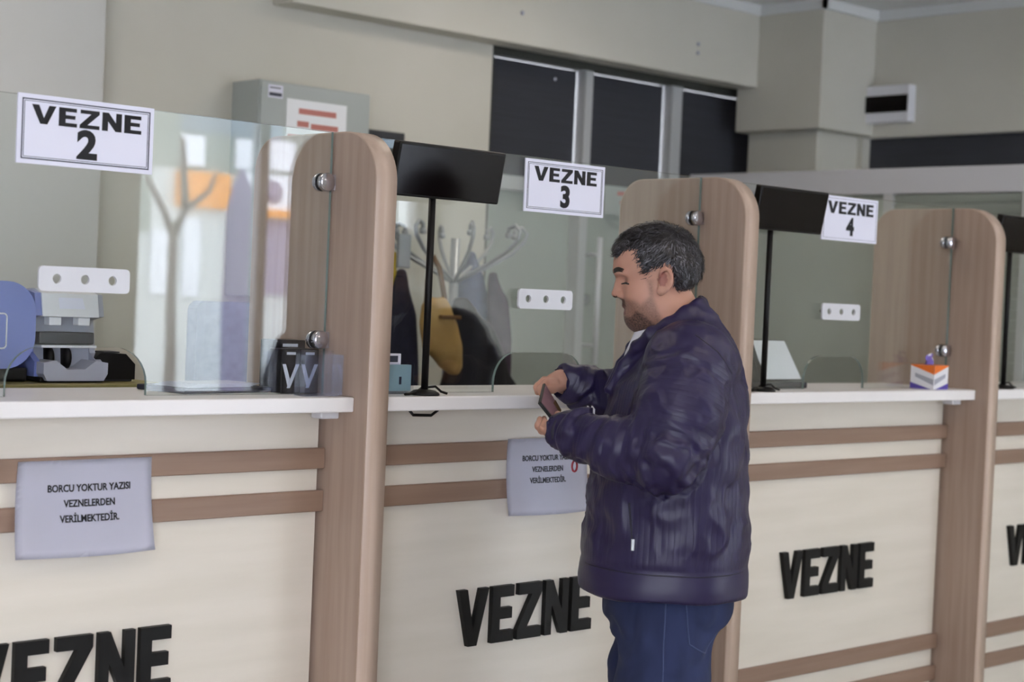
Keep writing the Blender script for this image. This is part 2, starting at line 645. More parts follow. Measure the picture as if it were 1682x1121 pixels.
# soffit beam over the window, boxed column in the corner, pillar on the left
struct(MB().box(1.2, 3.83, 1.88, 2.0, 2.475, CEIL, 0.004).build('trim_1', M['wall']))
struct(MB().box(3.83, 4.24, 1.518, 2.0, 2.275, CEIL, 0.004).build('trim_2', M['wall']))
struct(MB().box(3.93, 4.24, 1.60, 2.0, 0.0, 2.275, 0.004).build('trim_3', M['wall']))
struct(MB().box(-7.0, 0.455, 1.86, 2.0, 0, CEIL, 0.004).build('trim_4', M['wall2']))
struct(MB().box(1.2, 3.83, 1.862, 1.88, CEIL - 0.045, CEIL).box(3.812, 3.83, 1.5, 1.88, CEIL - 0.045, CEIL)
       .box(3.812, 4.24, 1.5, 1.518, CEIL - 0.045, CEIL).box(4.222, 4.24, -4.6, 1.5, CEIL - 0.045, CEIL).build('trim_5', M['ceiling']))

# back window: charcoal blinds above a rail, grey frosted panes below
win = thing('window_1', None, None)
tag(win, kind='structure')
f = MB().box(2.28, 2.335, 2.05, 2.14, 0.85, 2.49).box(2.335, 4.24, 2.05, 2.14, 2.45, 2.49)
f.build('window_frame', M['frame_dark'], win)
f = MB().box(2.335, 4.24, 2.06, 2.13, 1.905, 1.965)
f.build('transom', M['alu'], win)
for a, b in ((2.868, 2.915), (3.43, 3.50)):
    MB().box(a, b, 2.045, 2.13, 0.85, 2.45).build('mullion', M['alu'], win)
for a, b in ((2.335, 2.868), (2.915, 3.43), (3.50, 4.24)):
    MB().box(a + .004, b - .004, 2.10, 2.106, 1.965, 2.448).build('roller_blind', M['blind'], win)
    MB().box(a, b, 2.11, 2.12, 0.85, 1.905).build('pane', M['pane_dark'], win)
MB().lathe([(0.004, 2.094), (0.009, 2.095), (0.009, 2.099), (0.004, 2.1)], 12, (2.735, 0, 2.40), 'Y').build('blind_stud', M['chrome'], win)
hb = MB().tube([(2.985, 2.03, 1.18), (2.985, 2.03, 1.735)], 0.012, 12)
for z in (1.26, 1.66):
    hb.tube([(2.985, 2.03, z), (2.985, 2.11, z)], 0.007, 8)
hb.build('pull_handle', M['white_plastic'], win)
MB().lathe([(0.02, 2.095), (0.024, 2.10), (0.024, 2.112)], 16, (2.985, 0, 1.46), 'Y').build('lock', M['chrome'], win)

# right window: black blind above the rail, slatted blind below
win = thing('window_2', None, None)
tag(win, kind='structure')
MB().box(4.30, 4.306, -0.6, 1.575, 2.12, 2.27).build('roller_blind', M['blind'], win)
MB().box(4.33, 4.335, -0.6, 1.57, 0.85, 2.12).build('pane', M['pane_dark'], win)

t = thing('glazed_partition', 'grey office partition with a pale top rail behind the VEZNE 4 window', 'partition', (3.5, 0, 0))
MB().box(0.0, 0.06, 0.262, 1.98, 1.945, 2.05, 0.003).build('top_rail', M['rail'], t)
for a, b in ((0.262, 0.30), (0.885, 0.93), (1.935, 1.98)):
    MB().box(0.0, 0.06, a, b, FLR, 1.945).build('mullion', M['alu'], t)
MB().box(0.0, 0.06, 0.30, 0.885, FLR, 0.12).box(0.0, 0.06, 0.93, 1.935, FLR, 0.12).build('bottom_rail', M['alu'], t)
for a, b in ((0.30, 0.885), (0.93, 1.935)):
    MB().box(0.03, 0.034, a, b, 0.12, 1.945).build('panel', M['pane_dark'], t)
s = MB()
for i in range(44):
    z = 1.94 - i * 0.041
    s.quad((0.008, 0.302, z), (0.008, 0.883, z), (0.026, 0.883, z - .034), (0.026, 0.302, z - .034))
s.build('slat_blind', M['pane_dark'], t)

# shop front: right window mirrored in the counter glass, left one added for bluish daylight
for i, (a, b, posts) in enumerate(((-5.6, -2.6, (-4.1,)), (2.2, 4.16, (3.02,)))):
    win = thing('window_%d' % (i + 3), None, None)
    tag(win, kind='structure')
    f = MB().box(a, b, -4.72, -4.64, 0.12, 0.18).box(a, b, -4.72, -4.64, 2.39, 2.45).box(a, a + .05, -4.72, -4.64, .18, 2.39).box(b - .05, b, -4.72, -4.64, .18, 2.39)
    for p in posts:
        f.box(p - .03, p + .03, -4.72, -4.64, .18, 2.39)
    f.build('window_frame', M['alu'], win)
    MB().box(a + .05, b - .05, -4.684, -4.676, .18, 2.39).build('pane', M['shop_glass'], win)

# ceiling lights: recessed square panels over the customer side and two over the tellers
lg = 'ceiling light panels of the hall'
proto = thing('ceiling_light', 'square white light panel recessed in the ceiling above the customer hall', 'light', (-3.2, -1.7, CEIL - 0.001), group=lg)
fr_ = MB().box(-.3, .3, -.3, -.28, -.012, 0).box(-.3, .3, .28, .3, -.012, 0).box(-.3, -.28, -.28, .28, -.012, 0).box(.28, .3, -.28, .28, -.012, 0)
fr_.build('frame', M['lamp_frame'], proto)
MB().box(-.28, .28, -.28, .28, -.008, -.001).build('diffuser', M['lamp'], proto)
for x, y in ((-1.2, -1.7), (0.8, -1.7), (2.8, -1.7), (-2.2, -3.4), (0.2, -3.4), (2.4, -3.4), (-0.4, 0.9), (2.0, 0.9)):
    c = copy_tree(proto)
    c.location = (x, y, CEIL - 0.001)

# ================================================================== THE COUNTER
D, T = 1.281, 0.0594
ZL = 1.22
ORD = {2: 'leftmost', 3: 'second', 4: 'third', 5: 'rightmost'}
BAY = {2: 'under the VEZNE 2 sign', 3: 'under the VEZNE 3 sign', 4: 'under the VEZNE 4 sign', 5: 'at the right edge beyond the last divider'}
# dividers
names_div = {1: 'tall wood divider with rounded top between the VEZNE 2 and VEZNE 3 windows',
             2: 'tall wood divider with rounded top behind the man in the navy jacket',
             3: 'tall wood divider with rounded top beside the tissue box, right of VEZNE 4'}
for k in (1, 2, 3):
    x = (k - 1) * D
    t = thing('counter_divider', names_div[k], 'divider', (x, 0, 0), group='wood dividers of the teller counter')
    ya, yb, zt, r1, r2 = -0.1588, 0.3125, 1.8147, 0.115, 0.085
    out = [(yb, FLR)] + arc(yb - r2, zt - r2, r2, 0, 90, 10) + arc(ya + r1, zt - r1, r1, 90, 180, 14) + [(ya, FLR)]
    ins = [(yb - .003, FLR)] + arc(yb - r2, zt - r2, r2 - .003, 0, 90, 10) + arc(ya + r1, zt - r1, r1 - .003, 90, 180, 14) + [(ya + .003, FLR)]
    MB().prism(ins, YZ(0), T).build('board', M['wood'], t)
    bm = MB()
    n = len(out)
    for fx in (0.0,):
        a = [bm.bm.verts.new((0.0005, *p)) for p in out]
        b = [bm.bm.verts.new((T - .0005, *p)) for p in out]
        c = [bm.bm.verts.new((0.0005, *p)) for p in ins]
        d = [bm.bm.verts.new((T - .0005, *p)) for p in ins]
        for i in range(n - 1):
            q = bm.bm.faces.new((a[i], b[i], b[i + 1], a[i + 1]))
            q.smooth = True
            bm.bm.faces.new((a[i], a[i + 1], c[i + 1], c[i]))
            bm.bm.faces.new((b[i + 1], b[i], d[i], d[i + 1]))
    bm.build('lit_edge_band', M['wood_lit_edge'], t)

# fronts, ledges, glass screens
PL = {2: (-0.722, -0.519), 3: (0.581, 0.772), 4: (1.842, 2.036), 5: (3.12, 3.316)}
CUT = {2: (-0.777, -0.462), 3: (0.523, 0.838), 4: (1.787, 2.092), 5: (3.08, 3.39)}
names_front = {2: 'cream counter front with brown rails behind the sharper printed notice at left',
               3: 'cream counter front with brown rails partly hidden by the man in the navy jacket',
               4: 'cream counter front with brown rails and complete VEZNE letters right of the man',
               5: 'cream counter front with brown rails cut off by the right edge of the photo'}
names_ledge = {2: 'white counter ledge below VEZNE 2 carrying the black boxes',
               3: 'white counter ledge below VEZNE 3 where the man stands',
               4: 'white counter ledge below VEZNE 4 carrying the tissue box',
               5: 'white counter ledge right of the last wood divider, at the photo edge'}
names_glass = {2: 'clear glass teller screen carrying the VEZNE 2 sign, with street reflections',
               3: 'clear glass teller screen carrying the VEZNE 3 sign, in front of the hanging coats',
               4: 'clear glass teller screen carrying the VEZNE 4 sign',
               5: 'clear glass teller screen right of the last wood divider'}
for k in (2, 3, 4, 5):
    x0 = (k - 3) * D
    xa, xb = x0 + T, x0 + D
    if k == 2:
        xa = x0 + T
    t = thing('teller_counter', names_front[k], 'counter', (x0, 0, 0), group='cream fronts of the teller counter')
    MB().box(T, D - .012, 0.0, 0.03, FLR, 1.186).build('panel', M['panel'], t)
    for z0, z1 in ((1.0508, 1.0983), (0.9537, 1.0016), (0.3527, 0.4025), (0.246, 0.2957)):
        MB().box(T + .0005, D - .0005, -0.014, 0.0, z0, z1, 0.002, 1).build('rail', M['wood_rail'], t)
    for c, poly in vezne(0.425, 0.896, 0.591, 0.733, 0, 0):
        MB().prism(poly, XZ(-0.014), 0.014).build('letter', M['letter'], t)
    t = thing('counter_ledge', names_ledge[k], 'counter ledge', (x0, 0, 0), group='white ledges of the teller counter')
    MB().box(T + .0005, D - .0005, -0.112, 0.25, ZL - .033, ZL, 0.003).build('top', M['ledge'], t)
    for bx in ((D - .05, D - .001), (T + .001, T + .03)):
        MB().box(bx[0], bx[1], -0.06, -0.02, ZL - .052, ZL - .033, 0.003).build('bracket', M['white_plastic'], t)
    # glass with the arched pass-through
    t = thing('glass_screen', names_glass[k], 'glass screen', (0, 0, 0), group='glass screens of the teller counter')
    c0, c1 = CUT[k]
    zb, zt = ZL + .0005, 1.8145
    rc = 0.075
    g0, g1 = xa + .003, xb - .003
    out = [(g0, zb), (c0, zb)] + arc(c0 + rc, 1.32 - rc, rc, 180, 90, 8) + arc(c1 - rc, 1.32 - rc, rc, 90, 0, 8) + [(c1, zb), (g1, zb), (g1, zt), (g0, zt)]
    MB().prism(out, XZ(0.0), 0.008, side_mi=1).build('pane', [M['glass'], M['glass_edge']], t)
    p0, p1 = PL[k]
    pm = (p0 + p1) / 2
    hr = 0.0095
    holes = [arc(cx, 1.4565, hr, 0, 345, 23) for cx in (pm - .062, pm, pm + .062)]
    pl = curve2d('speech_plate', [rrect(p0, p1, 1.431, 1.481, 0.01)] + holes, 0.006, lambda u, v, w: Vector((u, -0.012 + w, v)),
                 M['acrylic_plate'], t)
    for cx in (p0 + .012, p1 - .012):
        MB().lathe([(0.005, -.009), (0.005, 0.0)], 10, (cx, 0, 1.4565), 'Y').build('spacer', M['chrome'], pl)
    for z in (1.70, 1.343):
        cl = MB()
        prof = [(0.001, -0.017), (0.018, -0.016), (0.021, -0.012), (0.021, -0.0005)]
        cl.lathe(prof, 20, (g1 - .02, 0, z), 'Y')
        cl.lathe([(r, .008 - h) for r, h in prof], 20, (g1 - .02, 0, z), 'Y')
        cl.box(g1 - .02, g1 + .002, -0.012, -0.0005, z - .018, z + .018)
        cl.box(g1 - .02, g1 + .002, 0.0085, 0.02, z - .018, z + .018)
        cl.build('glass_clip', M['chrome'], t)

# VEZNE number signs
for k, x0, x1, z0, z1 in ((2, -0.774, -0.471, 1.680, 1.817), (3, 0.594, 0.881, 1.676, 1.809), (4, 1.832, 2.116, 1.673, 1.808)):
    t = thing('counter_sign', 'white sign reading VEZNE %d hung on the counter glass' % k, 'sign', ((x0 + x1) / 2, 0, z0), group='VEZNE number signs')
    hw = (x1 - x0) / 2
    hh = z1 - z0
    if k > 2:
        yf = -0.006
    else:
        yf = -0.006
    MB().box(-hw, hw, yf, -0.002, 0, hh).build('board', M['sign'], t)
    bd = {2: ((0.009, 0.0024), (0.0135, 0.001)), 3: ((0.008, 0.0014), (0.012, 0.0009)), 4: ((0.007, 0.0008),)}[k]
    b = MB()
    for ins_, th in bd:
        a0, a1, c0, c1 = -hw + ins_, hw - ins_, ins_, hh - ins_
        for q in ((a0, a1, c0, c0 + th), (a0, a1, c1 - th, c1), (a0, a0 + th, c0 + th, c1 - th), (a1 - th, a1, c0 + th, c1 - th)):
            b.box(q[0], q[1], yf - .0006, yf, q[2], q[3])
    b.build('border', M['sign_border'], t)
    lw = {2: 0.122, 3: 0.113, 4: 0.118}[k]
    zl = {2: (0.080, 0.117), 3: (0.080, 0.116), 4: (0.082, 0.119)}[k]
    b = MB()
    for c, poly in vezne(-lw, lw, zl[0], zl[1], 0, 0):
        b.prism(poly, XZ(yf - .0012), 0.0012)
    b.build('lettering', M['ink'], t)
    text_obj('numeral', str(k), {2: 0.077, 3: 0.074, 4: 0.072}[k], M['ink'], t,
             lambda u, v, w, zc={2: 0.044, 3: 0.042, 4: 0.042}[k], y=yf: Vector((u, y - .0007 + w, zc + v)), 0.001, bold=0.0032, xs={2: 1.15, 3: 1.0, 4: 1.0}[k])

# notices taped to the counter fronts
def notice(x0, x1, ztop, zbot, label, ink, textx, zt, size, dz, tilt=0.0, curl=0.03):
    t = thing('notice', label, 'notice', ((x0 + x1) / 2, -0.0155, zbot), group='printed notices on the counter fronts')
    hw, hh = (x1 - x0) / 2, ztop - zbot
    nx, nz = 16, 16

    def P(u, v, off=0.0):     # u -1..1, v 0 (bottom) .. 1 (top)
        z = v * hh
        y = -curl * (1 - v) ** 2 * (0.55 + 0.45 * u * u) - 0.004 * math.sin(3.1 * u + 1) * (1 - v)
        z += 0.012 * (1 - v) * (0.4 + 0.5 * u * u - 0.5 * u * (u > 0) * 0.3)
        return Vector((u * hw * (1 + 0.0 * v) - 0.012 * (1 - v) * (u < 0) * abs(u), y - off, z))
    bm = bmesh.new()
    g = [[bm.verts.new(P(-1 + 2 * i / nx, j / nz)) for i in range(nx + 1)] for j in range(nz + 1)]
    for j in range(nz):
        for i in range(nx):
            bm.faces.new((g[j][i], g[j][i + 1], g[j + 1][i + 1], g[j + 1][i])).smooth = True
    bmesh.ops.solidify(bm, geom=bm.faces[:], thickness=0.0006)
    me = bpy.data.meshes.new('sheet')
    bm.to_mesh(me)
    bm.free()
    me.materials.append(M['paper'])
    o = bpy.data.objects.new('sheet', me)
    COL.objects.link(o)
    o.parent = t
    for i, line in enumerate(('BORCU YOKTUR YAZISI', 'VEZNELERDEN', 'VERİLMEKTEDİR.')):
        def fn(u, v, w, zc=zt - i * dz):
            zz = zc - zbot + v
            p = P((u + textx) / hw, zz / hh, 0.0011)
            return Vector((u + textx, p.y - w, p.z))
        text_obj('text_line', line, size, ink, t, fn, 0.0006, bold=0.0005, xs=0.84)
    return t


notice(-0.752, -0.452, 1.093, 0.893, 'white paper notice with crisp black text on the leftmost counter front', M['ink'], 0.007, 1.034, 0.0205, 0.0315)
notice(0.565, 0.848, 1.103, 0.903, 'white paper notice with blurred text beside the man, on the middle counter front', M['ink_soft'], -0.002, 1.050, 0.0195, 0.029)


# customer displays on poles
def display(px, cx, hw, label, right_cut=None, base_y=-0.068):
    t = thing('customer_display', label, 'display', (px, base_y, ZL + .0005), group='customer displays on poles')
    MB().lathe([(0.036, 0), (0.036, 0.004), (0.026, 0.011), (0.01, 0.014)], 20).build('base', M['black'], t)
    MB().tube([(0, 0, 0.012), (0, 0, 0.53)], 0.0085, 12).build('pole', M['black'], t)
    sd = cx - px
    zc = 0.525
    ang = math.radians(11)
    h2 = 0.062
    sb = MB().box(sd - hw, sd + hw, -0.03, -0.006, -h2, h2, 0.004)
    for v in sb.bm.verts:
        y, z = v.co.y, v.co.z
        v.co.y = y * math.cos(ang) - z * math.sin(ang)
        v.co.z = zc + z * math.cos(ang) + y * math.sin(ang)
    body = sb.build('housing', M['black'], t)
    s2 = MB().box(sd - hw + .006, sd + hw - .006, -0.0312, -0.0301, -h2 + .006, h2 - .006)
    for v in s2.bm.verts:
        y, z = v.co.y, v.co.z
        v.co.y = y * math.cos(ang) - z * math.sin(ang)
        v.co.z = zc + z * math.cos(ang) + y * math.sin(ang)
    s2.build('screen', M['screen'], body)
    MB().box(-.02, .02, -0.02, 0.012, 0.49, 0.53, 0.003).build('bracket', M['black'], t)
    return t


d3 = display(0.240, 0.268, 0.165, 'black customer display on a pole left of the VEZNE 3 sign')
d4 = display(1.506, 1.566, 0.157, 'black customer display on a pole left of the VEZNE 4 sign')
d5 = display(2.803, 2.848, 0.165, 'black customer display on a pole at the right edge of the photo')
for d, s_ in ((d3, 1), (d4, 1), (d5, 1)):
    MB().tube([(0.0, 0.01, .016), (-0.03, -0.004, .006), (-.055, -0.012, .0035), (-.075, -0.02, .0035)], 0.003, 8).tube(
        [(0.01, 0.0, .018), (0.03, -0.004, .02), (.045, -0.008, .008), (.06, -0.012, .0035)], 0.003, 8).build('cable', M['black'], d)

# black cable hooks below the ledges
hg = 'cable hooks below the ledges'
for x, lab in ((0.225, 'small dark cable hook below the ledge left of the man'), (1.36, 'small dark cable hook below the ledge right of the man')):
    tag(MB().tube([(x - .045, -.09, 1.186), (x - .035, -.09, 1.176), (x + .02, -.09, 1.174), (x + .04, -.09, 1.186)], 0.0035, 8).build('cable_hook', M['black']), lab, 'hook', hg)

# ================================================================== THINGS ON AND BEHIND THE LEDGES
# teller desk behind VEZNE 2 carrying the banknote counter
t = thing('teller_desk', 'low teller desk with an olive top behind the VEZNE 2 glass', 'desk', (0, 0, 0))
MB().box(-1.2, -0.20, 0.33, 0.95, 1.196, 1.222, 0.003).build('top', M['olive'], t)
for x in (-1.15, -0.26):
    MB().box(x, x + .04, 0.36, 0.92, FLR, 1.196).build('leg', M['frame_dark'], t)

t = thing('banknote_counter', 'lilac and white banknote counting machine behind the VEZNE 2 glass', 'money counter', (-0.425, 0.40, 1.2225))
# body with side cheeks, sloping head, feed slot, hopper and dark rollers
side = [(0.0, 0.012), (0.0, 0.045), (0.035, 0.065), (0.05, 0.14), (0.0, 0.15), (0.012, 0.2), (0.045, 0.205), (0.2, 0.19), (0.21, 0.012)]
MB().prism([(0.035, 0.012), (0.05, 0.19), (0.2, 0.19), (0.21, 0.012)], YZ(-0.07), 0.14).build('body', M['grey_plastic'], t)
for a, b in ((-0.085, -0.07), (0.07, 0.085)):
    MB().prism(side, YZ(a), b - a).build('side_cheek', M['blue_plastic'] if a < 0 else M['grey_plastic'], t)
hd = MB().prism([(-0.004, 0.148), (0.006, 0.2), (0.04, 0.21), (0.19, 0.205), (0.19, 0.148)], YZ(-0.07), 0.14).build('head', M['white_plastic'], t)
MB().quad((-0.03, -0.0035, 0.166), (0.035, -0.0035, 0.166), (0.03, 0.0028, 0.191), (-0.03, 0.0028, 0.191)).build('display_window', M['sign'], hd)
MB().box(-.069, .069, 0.012, 0.05, 0.085, 0.112, 0.003).build('note_slot', M['dark_slot'], t)
MB().box(-.069, .069, 0.0, 0.06, 0.077, 0.083, 0.001).build('shelf', M['white_plastic'], t)
for x in (-0.05, 0.022):
    MB().box(x, x + .03, 0.004, 0.03, 0.128, 0.147, 0.002).build('clip', M['white_plastic'], t)
for x in (-0.038, 0.005):
    MB().lathe([(0.001, -.006), (0.027, -.006), (0.027, .006), (0.001, .006)], 20, (x, 0.035, 0.053), 'X').build('roller', M['black'], t)
st = MB().prism([(-0.07, 0.004), (-0.08, 0.02), (-0.08, 0.045), (-0.05, 0.05), (-0.022, 0.03), (0.022, 0.03), (0.05, 0.05), (0.08, 0.045), (0.08, 0.02), (0.07, 0.004)],
                lambda u, v, w: Vector((u, -0.035 + w, v)), 0.07)
st.build('stacker_lip', M['grey_plastic'], t)
MB().box(-.08, .08, -0.02, 0.2, 0.0005, 0.012, 0.003).build('foot', M['black'], t)

t = thing('counting_machine', 'rounded lilac blue machine cut off by the left photo edge, beside the banknote counter', 'machine', (-0.63, 0.42, 1.2225))
prof = rrect(-0.13, 0.115, 0.03, 0.224, 0.07, 8)
MB().prism(prof, lambda u, v, w: Vector((u, -0.03 + w, v)), 0.2).build('shell', M['blue_plastic'], t)
b = MB()
pr = rrect(-0.10, 0.045, 0.075, 0.152, 0.008, 3)
for i in range(len(pr)):
    a, c = pr[i], pr[(i + 1) % len(pr)]
    if a != c:
        b.tube([(a[0], -0.031, a[1]), (c[0], -0.031, c[1])], 0.002, 6)
b.build('panel_outline', M['white_plastic'], t)
MB().box(-.12, .105, -0.02, .16, 0.0005, 0.032, 0.006).build('base', M['black'], t)
MB().box(0.0, 0.06, 0.05, 0.09, 0.222, 0.243, 0.003).build('paper_strip', M['white_plastic'], t)

t = thing('receipt_printer', 'small black printer beside the banknote counter behind VEZNE 2', 'printer', (-0.298, 0.45, 1.2225))
MB().prism([(-0.055, 0.004), (-0.055, 0.055), (-0.04, 0.066), (0.025, 0.064), (0.05, 0.04), (0.05, 0.004)], lambda u, v, w: Vector((u, -0.04 + w, v)), 0.09).build('body', M['black'], t)
MB().box(-.03, .015, -0.03, 0.02, 0.0655, 0.069, 0.002).build('lid', M['dark_slot'], t)
MB().box(-.05, .045, -0.035, 0.045, 0.0003, 0.005).build('foot', M['dark_slot'], t)

# keyboard-like dark pad lying on the ledge behind the glass
t = thing('keypad_tray', 'flat dark folder with papers lying on the ledge near the black boxes', 'folder', (-0.225, 0.115, ZL + .0005), 0.12)
MB().box(-.14, .115, -0.075, 0.09, 0, 0.012, 0.003).build('cover', M['coat_navy'], t)
pg = MB()
for i in range(5):
    a = rng.uniform(-.12, .12)
    pg.box(-.12 + i * .012, .06 + i * .012, -0.06 + i * .006, 0.06 + i * .004, 0.012 + i * .0012, 0.0132 + i * .0012)
pg.build('papers', M['grey_plastic'], t)

# black boxes with a white V at the foot of the first divider
def vbox(x0, x1, y0, y1, h, label, v=True):
    t = thing('gift_box', label, 'box', ((x0 + x1) / 2, y0, ZL + .0005), group='black boxes on the VEZNE 2 ledge')
    hw = (x1 - x0) / 2
    MB().box(-hw, hw, 0, y1 - y0, 0, h, 0.0015).build('carton', M['black'], t)
    if v:
        b = MB()
        z0, z1 = h * .12, h * .66
        wv = hw * 1.84
        b.prism([(-wv / 2, z1), (-wv / 2 + .009, z1), (-.0015, z0 + .020), (-.006, z0)], XZ(-.0006), .0005)
        b.prism([(wv / 2 - .010, z1), (wv / 2, z1), (-.001, z0), (-.010, z0)], XZ(-.0012), .0005)
        b.build('mark', M['sign'], t)
    MB().box(-hw * .5, hw * .5, -0.0007, -.0001, h * .87, h * .93).build('caption_bar', M['paper'], t)
    return t


vbox(-0.108, -0.058, 0.018, 0.068, 0.100, 'black box with a white V mark, left of the pair by the divider')
vbox(-0.056, -0.006, 0.018, 0.068, 0.100, 'black box with a white V mark seen through the clear acrylic holder')
vbox(-0.090, -0.006, 0.072, 0.13, 0.118, 'plain taller black box standing behind the two V marked boxes', False)

t = thing('acrylic_holder', 'clear acrylic leaflet holder on the ledge against the divider, before the black boxes', 'holder', (-0.058, -0.075, ZL + .0005))
h = MB()
for q in ((-.052, .052, 0, .002, 0, .092), (-.052, .052, .038, .04, 0, .1), (-.052, -.05, .002, .038, 0, .092), (.05, .052, .002, .038, 0, .092)):
    h.box(*q)
h.build('pocket', M['acrylic'], t)
MB().box(-.052, .052, .002, .038, 0.0, .002).build('bottom', M['acrylic'], t)

# pale teal leaflets right of the first divider
t = thing('leaflet_stand', 'pale teal leaflet holder on the ledge right of the first divider', 'leaflet holder', (0.150, -0.028, ZL + .0005))
MB().box(-.08, .085, 0.004, .02, 0.006, .068, 0.001).build('leaflets', M['teal'], t)
h = MB()
h.box(-.085, .09, 0, .002, 0, .072).box(-.085, .09, .024, .026, 0, .075).box(-.085, .09, .002, .024, 0, .004)
h.build('pocket', M['acrylic'], t)
MB().box(0.0, .055, 0.008, .018, .068, .094, 0.001).build('card', M['paper'], t)
MB().box(0.01, .045, 0.0072, .0078, .074, .089).build('card_print', M['sign_border'], t)
MB().box(.048, .055, .0032, .0038, .022, .04).build('print', M['sign_border'], t)

# white slanted pad on a dark stand, VEZNE 4
t = thing('desk_tablet', 'white slanted pad on a dark stand behind the glass left of VEZNE 4', 'tablet', (1.745, 0.03, ZL + .0005))
fr2 = lambda u, v, w: Vector((u, 0.012 + v * 0.42 + w, v))
MB().prism([(-.118, 0.022), (.100, 0.022), (.072, .142), (-.118, .142)], fr2, 0.012).build('back', M['black'], t)
MB().prism([(-.072, 0.026), (.096, 0.026), (.066, .140), (-.096, .140)], lambda u, v, w: Vector((u, 0.010 + v * 0.42 + w, v)), 0.0015).build('pad', M['white_plastic'], t)
MB().box(-.125, .10, 0.0, 0.09, 0, 0.018, 0.003).build('base', M['dark_slot'], t)
MB().prism([(0.0, 0.018), (0.09, 0.018), (0.09, 0.15), (0.06, 0.15)], YZ(-0.125), 0.02).build('side', M['black'], t)

# tissue box
t = thing('tissue_box', 'white tissue box with orange and violet chevrons on the VEZNE 4 ledge', 'tissue box', (2.375, -0.054, ZL + .0005), math.radians(2))
hb, hz = 0.043, 0.078
MB().box(-hb, hb, -hb, hb, 0, hz, 0.001).build('carton', M['white_plastic'], t)
pr = MB()
# chevrons on the two visible faces (-Y and -X), meeting at the near corner
for face in (0, 1):
    def fc(s_, z, e=0.0006):      # s_ 0 at the near corner .. 1 at the far end
        if face == 0:
            return Vector((-hb + 2 * hb * s_, -hb - e, z))
        return Vector((-hb - e, -hb + 2 * hb * s_, z))
    pr.mi = 0     # orange top wedge
    pr.quad(fc(0, hz * .62), fc(1, hz * .97), fc(1, hz), fc(0, hz))
    pr.mi = 1     # violet foot wedge
    pr.quad(fc(.12, 0.001), fc(1, 0.001), fc(1, hz * .27), fc(.12, 0.001 + .0004))
    pr.mi = 2     # grey band
    pr.quad(fc(.02, hz * .18), fc(.8, hz * .5), fc(.8, hz * .66), fc(.02, hz * .42))
pr.mi = 0
pr.quad((-hb, -hb, hz + .0006), (hb, -hb, hz + .0006), (hb, hb, hz + .0006), (-hb, hb, hz + .0006))
pr.build('print', [M['orange'], M['purple'], M['grey_plastic']], t)
ts = MB()
g = [[ts.bm.verts.new((-.022 + .045 * i / 6 + .006 * math.sin(j), .012 * math.sin(i * 1.5) * (1 - j / 9), hz + .0008 + j * .0065 - .012 * (j / 6) * abs(i - 4) / 4)) for i in range(7)] for j in range(7)]
for j in range(6):
    for i in range(6):
        q = ts.bm.faces.new((g[j][i], g[j][i + 1], g[j + 1][i + 1], g[j + 1][i]))
        q.smooth = True
        q.material_index = 1 if (i + j) in (7, 8) else 0
ts.build('tissue', [M['tissue'], M['white_plastic']], t)

# office chair behind VEZNE 2
t = thing('office_chair', 'blue grey office chair back seen through the VEZNE 2 glass', 'chair', (0.50, 0.95, 0))
pr = rrect(-.215, .215, 1.02, 1.41, .03, 5)
ch = MB().prism(pr, lambda u, v, w: Vector((u, 0.05 + w - .25 * (u * u), v)), 0.05)
ch.build('backrest', M['chair'], t)
MB().box(-.22, .22, -.4, .02, .56, .63, .025, 3).build('seat', M['chair'], t)
MB().box(-.04, .04, .085, .11, .6, 1.2, .005).build('back_support', M['black'], t)
MB().lathe([(.025, .1), (.025, .56)], 14, (0, -.18, 0)).build('column', M['black'], t)
for i in range(5):
    a = 2 * PI * i / 5
    lg_ = MB().tube([(0, -.18, .12), (.28 * math.cos(a), -.18 + .28 * math.sin(a), .075)], [.022, .014], 8)
    o = lg_.build('leg', M['black'], t)
    MB().lathe([(.001, -.012), (.027, -.012), (.027, .012), (.001, .012)], 14, (.28 * math.cos(a), -.18 + .28 * math.sin(a), .0285), 'X').build('caster', M['black'], o)

# wall things
t = thing('electrical_cabinet', 'grey electrical cabinet on the back wall above the VEZNE 2 glass', 'cabinet', (1.285, 2.0, 1.42))
MB().box(-.245, .245, -.168, -.0005, 0, .76, .004).build('body', M['metal_grey'], t)
dr = MB().box(-.24, .24, -.176, -.168, .006, .754, .003).build('door', M['metal_grey'], t)
MB().box(.2, .212, -.182, -.176, .40, .43, .001).build('latch', M['chrome'], dr)
nt_ = MB().box(-.132, .132, -.179, -.1762, .43, .705).build('warning_notice', M['sign_white'], t)
rows = [(.655, (-.08, .085)), (.61, (-.085, -.035)), (.605, (-.025, .095)), (.56, (-.125, -.06)), (.555, (-.05, .02)), (.55, (.03, .115)), (.505, (-.085, .01))]
bb = MB()
for z, (a, c) in rows:
    bb.box(a, c, -.1797, -.1791, z, z + .02)
bb.build('red_print', M['red_ink'], nt_)
lb = MB().box(-.212, -.15, -.1775, -.1762, .70, .745).build('maker_label', M['paper'], t)
MB().box(-.208, -.155, -.1785, -.1776, .706, .718).box(-.206, -.16, -.1785, -.1776, .733, .737).build('label_print', M['sign_border'], lb)

t = thing('wall_box', 'dark flat wall box between the electrical cabinet and the window', 'box', (1.70, 2.0, 1.90))
MB().box(-.085, .09, -.05, -.0005, 0, .135, .003).build('body', M['frame_dark'], t)
MB().box(-.09, .095, -.055, -.0005, .1355, .168, .003).build('lid', M['dark_slot'], t)

t = thing('fuse_box', 'white fuse box with a smoked window on the upper right wall', 'fuse box', (4.24, 1.415, 2.33))
MB().box(-.06, -.0005, -.125, .125, 0, .17, .006).build('body', M['white_plastic'], t)
MB().box(-.068, -.06, -.122, .118, .045, .122, .003).build('smoked_window', M['screen'], t)

